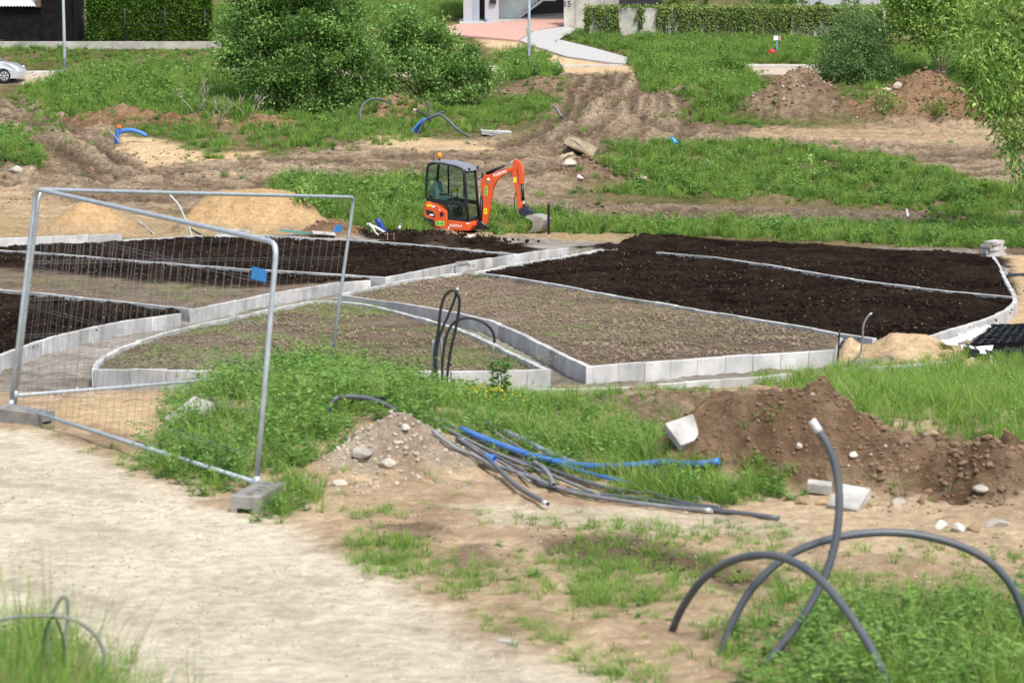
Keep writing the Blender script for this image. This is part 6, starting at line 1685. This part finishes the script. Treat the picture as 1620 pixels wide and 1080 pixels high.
# ------------------------------------------------------------------ modern house at the driveway
M['render'] = mat('grey_render', (.40, .405, .44), .85, .06, 2)
M['bluegrey'] = mat('blue_grey_render', (.33, .36, .42), .85, .08, 2)
M['darkwall'] = mat('anthracite_cladding', (.022, .021, .024), .6, .15, 3)
M['paleglass'] = mat('frosted_balustrade_glass', (.50, .58, .58), .15, .1, 3, spec=.6)
M['steelg'] = mat('brushed_steel', (.45, .47, .50), .4, .1, metal=.6)
Yh = G(775, 36, .1, False).y + .3
hs = empty('modern_house', AT(810, 36, Yh), 'modern house entrance with grey pillars, glass stair and dark garage wall', 'house')
vbox(733, 747, 37, -60, Yh, .5, 'pillar', M['render'], hs); vbox(746.5, 758.5, 36, -60, Yh + .3, .5, 'pillar_side', M['bluegrey'], hs)
vbox(758, 768, 35, -60, Yh + 1.2, .2, 'entrance_door', M['darkwall'], hs)
pr_ = vbox(767, 789, 37, -60, Yh, .6, 'pillar', M['render'], hs)
vbox(775, 785, 6, -2, Yh - .18, .16, 'wall_lamp', M['cabblack'], hs, .01, 0)
vbox(767.3, 770, 36, 30, Yh - .08, .06, 'downpipe_shoe', M['bluepipe'], hs, .01, 0)
vbox(788, 892, 30, -60, Yh + 2.6, .3, 'garage_wall', M['darkwall'], hs, Y1=Yh + 3.6)
vbox(725, 985, -45, -75, Yh - .5, 6, 'roof_slab', M['render'], hs, .02, 0)
# stairs with glass side
for i in range(9):
    vbox(806 + i * 5.2, 813 + i * 5.2, 34 - i * 4.2, 31.2 - i * 4.2, Yh + 1.6, .9, 'stair_tread', M['oldconc'], hs, .005, 0)
def quad(name, pts, Y, m, th=.03):
    a = [AT(x, y, Y) - hs.location for x, y in pts]; bm = bmesh.new(); f = [bm.verts.new(p) for p in a]; k = [bm.verts.new(p + Vector((0, th, 0))) for p in a]
    bm.faces.new(f); bm.faces.new(k[::-1]); n = len(f)
    for i in range(n): bm.faces.new((f[i], k[i], k[(i + 1) % n], f[(i + 1) % n]))
    return bmobj(name, bm, m, hs)
quad('glass_panel', [(789, 33), (808, 33), (832, 12), (832, -22), (789, -22)], Yh + 1.5, M['paleglass'])
quad('glass_panel', [(809, 32), (833, 11.5), (862, -12), (862, -30), (833, -22)], Yh + 1.52, M['paleglass'])
quad('stair_stringer', [(806, 35), (812, 33), (858, -2), (880, -2), (880, 2), (860, 2), (816, 34), (806, 37)], Yh + 1.4, M['steelg'], .08)
quad('handrail', [(812, 29), (856, -6), (858, -5), (814, 31)], Yh + 1.35, M['steelg'], .05)

gw = empty('gate_wall', AT(930, 43, Yw0 - .3), 'tall concrete gate wall bearing house number 15', 'wall')
Yg = G(905, 44, .1, False).y + .2
vbox(892, 909, 44, -25, Yg, .5, 'gate_post', M['boardconc'], gw)
for i, (a, c) in enumerate(((909.3, 931), (931.3, 956), (956.3, 979))): vbox(a, c, 45, -25, Yg + .12 + .03 * (i % 2), .4, 'concrete_panel', M['boardconc'], gw)
t = text('15', 9.5 / PPM(AT(897, 8, Yg)) * 1.35, AT(897, 7, Yg) - gw.location + Vector((0, -.012, 0)), (RX, 0, 0), 'cabblack', gw)
vbox(979.5, 1047, 30, -30, Yw0 + 2.5, .3, 'dark_annex', M['darkwall'])
an = bpy.data.objects['dark_annex']; tag(an, 'dark anthracite annex wall behind the ivy wall', 'wall')
an2 = vbox(1260, 1392, 30, -30, Yw0 + 9, .3, 'pale_house', M['render'], sink=1.5); tag(an2, 'pale grey house wall behind the ivy wall and grey-green bush', 'house')
ga = 'small conifers behind the ivy wall'
for i, px in enumerate((1055, 1072, 1092, 1112, 1232, 1253, 1274, 1296, 1338, 1358)):
    c = AT(px, 16, Yw0 + 1.6); c.z = max(c.z - .4, gz(c.x, c.y))
    o = empty('conifer', c, 'small upright conifer standing behind the ivy wall', 'conifer', ga)
    tube('trunk', [Vector((0, 0, -.3)), Vector((0, 0, .8))], .03, M['bark'], o, 6)
    crown(o, [((c.x, c.y, c.z + .75), .26, .26, .75)], 500 + i, .10, .03, M['hedge'], 40, 130, size=.08)
o = shrub(1210, 24, 40, 'dark spreading yew behind the ivy wall', 'willow', 33, name='yew')
o.location = o.location

# hydrant with its sign
hyb = G(1221, 92); hy = empty('fire_hydrant', hyb, 'red fire hydrant in the grass before the ivy wall', 'hydrant')
M['red'] = mat('hydrant_red', (.62, .03, .02), .4, .1)
tube('body', [Vector((0, 0, -.1)), Vector((0, 0, .2)), Vector((0, 0, .24)), Vector((0, 0, .40)), Vector((0, 0, .47))], [.08, .08, .17, .16, .05], M['red'], hy, 12)
for s in (-1, 1): tube('outlet', [Vector((0, 0, .32)), Vector((s * .24, -.03, .28))], .055, M['red'], hy, 10)
sgb = G(1229, 92); sg = empty('hydrant_sign', sgb, 'small white and red sign on a blue post behind the hydrant', 'sign'); k = PPM(sgb)
tube('post', [Vector((0, .1, -.1)), Vector((0, .1, 31 / k))], .03, mat('blue_post', (.12, .30, .55), .5), sg, 8)
P('sign_plate', box(7 / k, .03, 7 / k, (-2 / k, .05, 31 / k), .005), 'whitest', sg); P('sign_plate', box(4 / k, .03, 6 / k, (4.2 / k, .055, 31 / k), .005), mat('pink_red_plate', (.62, .22, .26), .6), sg)
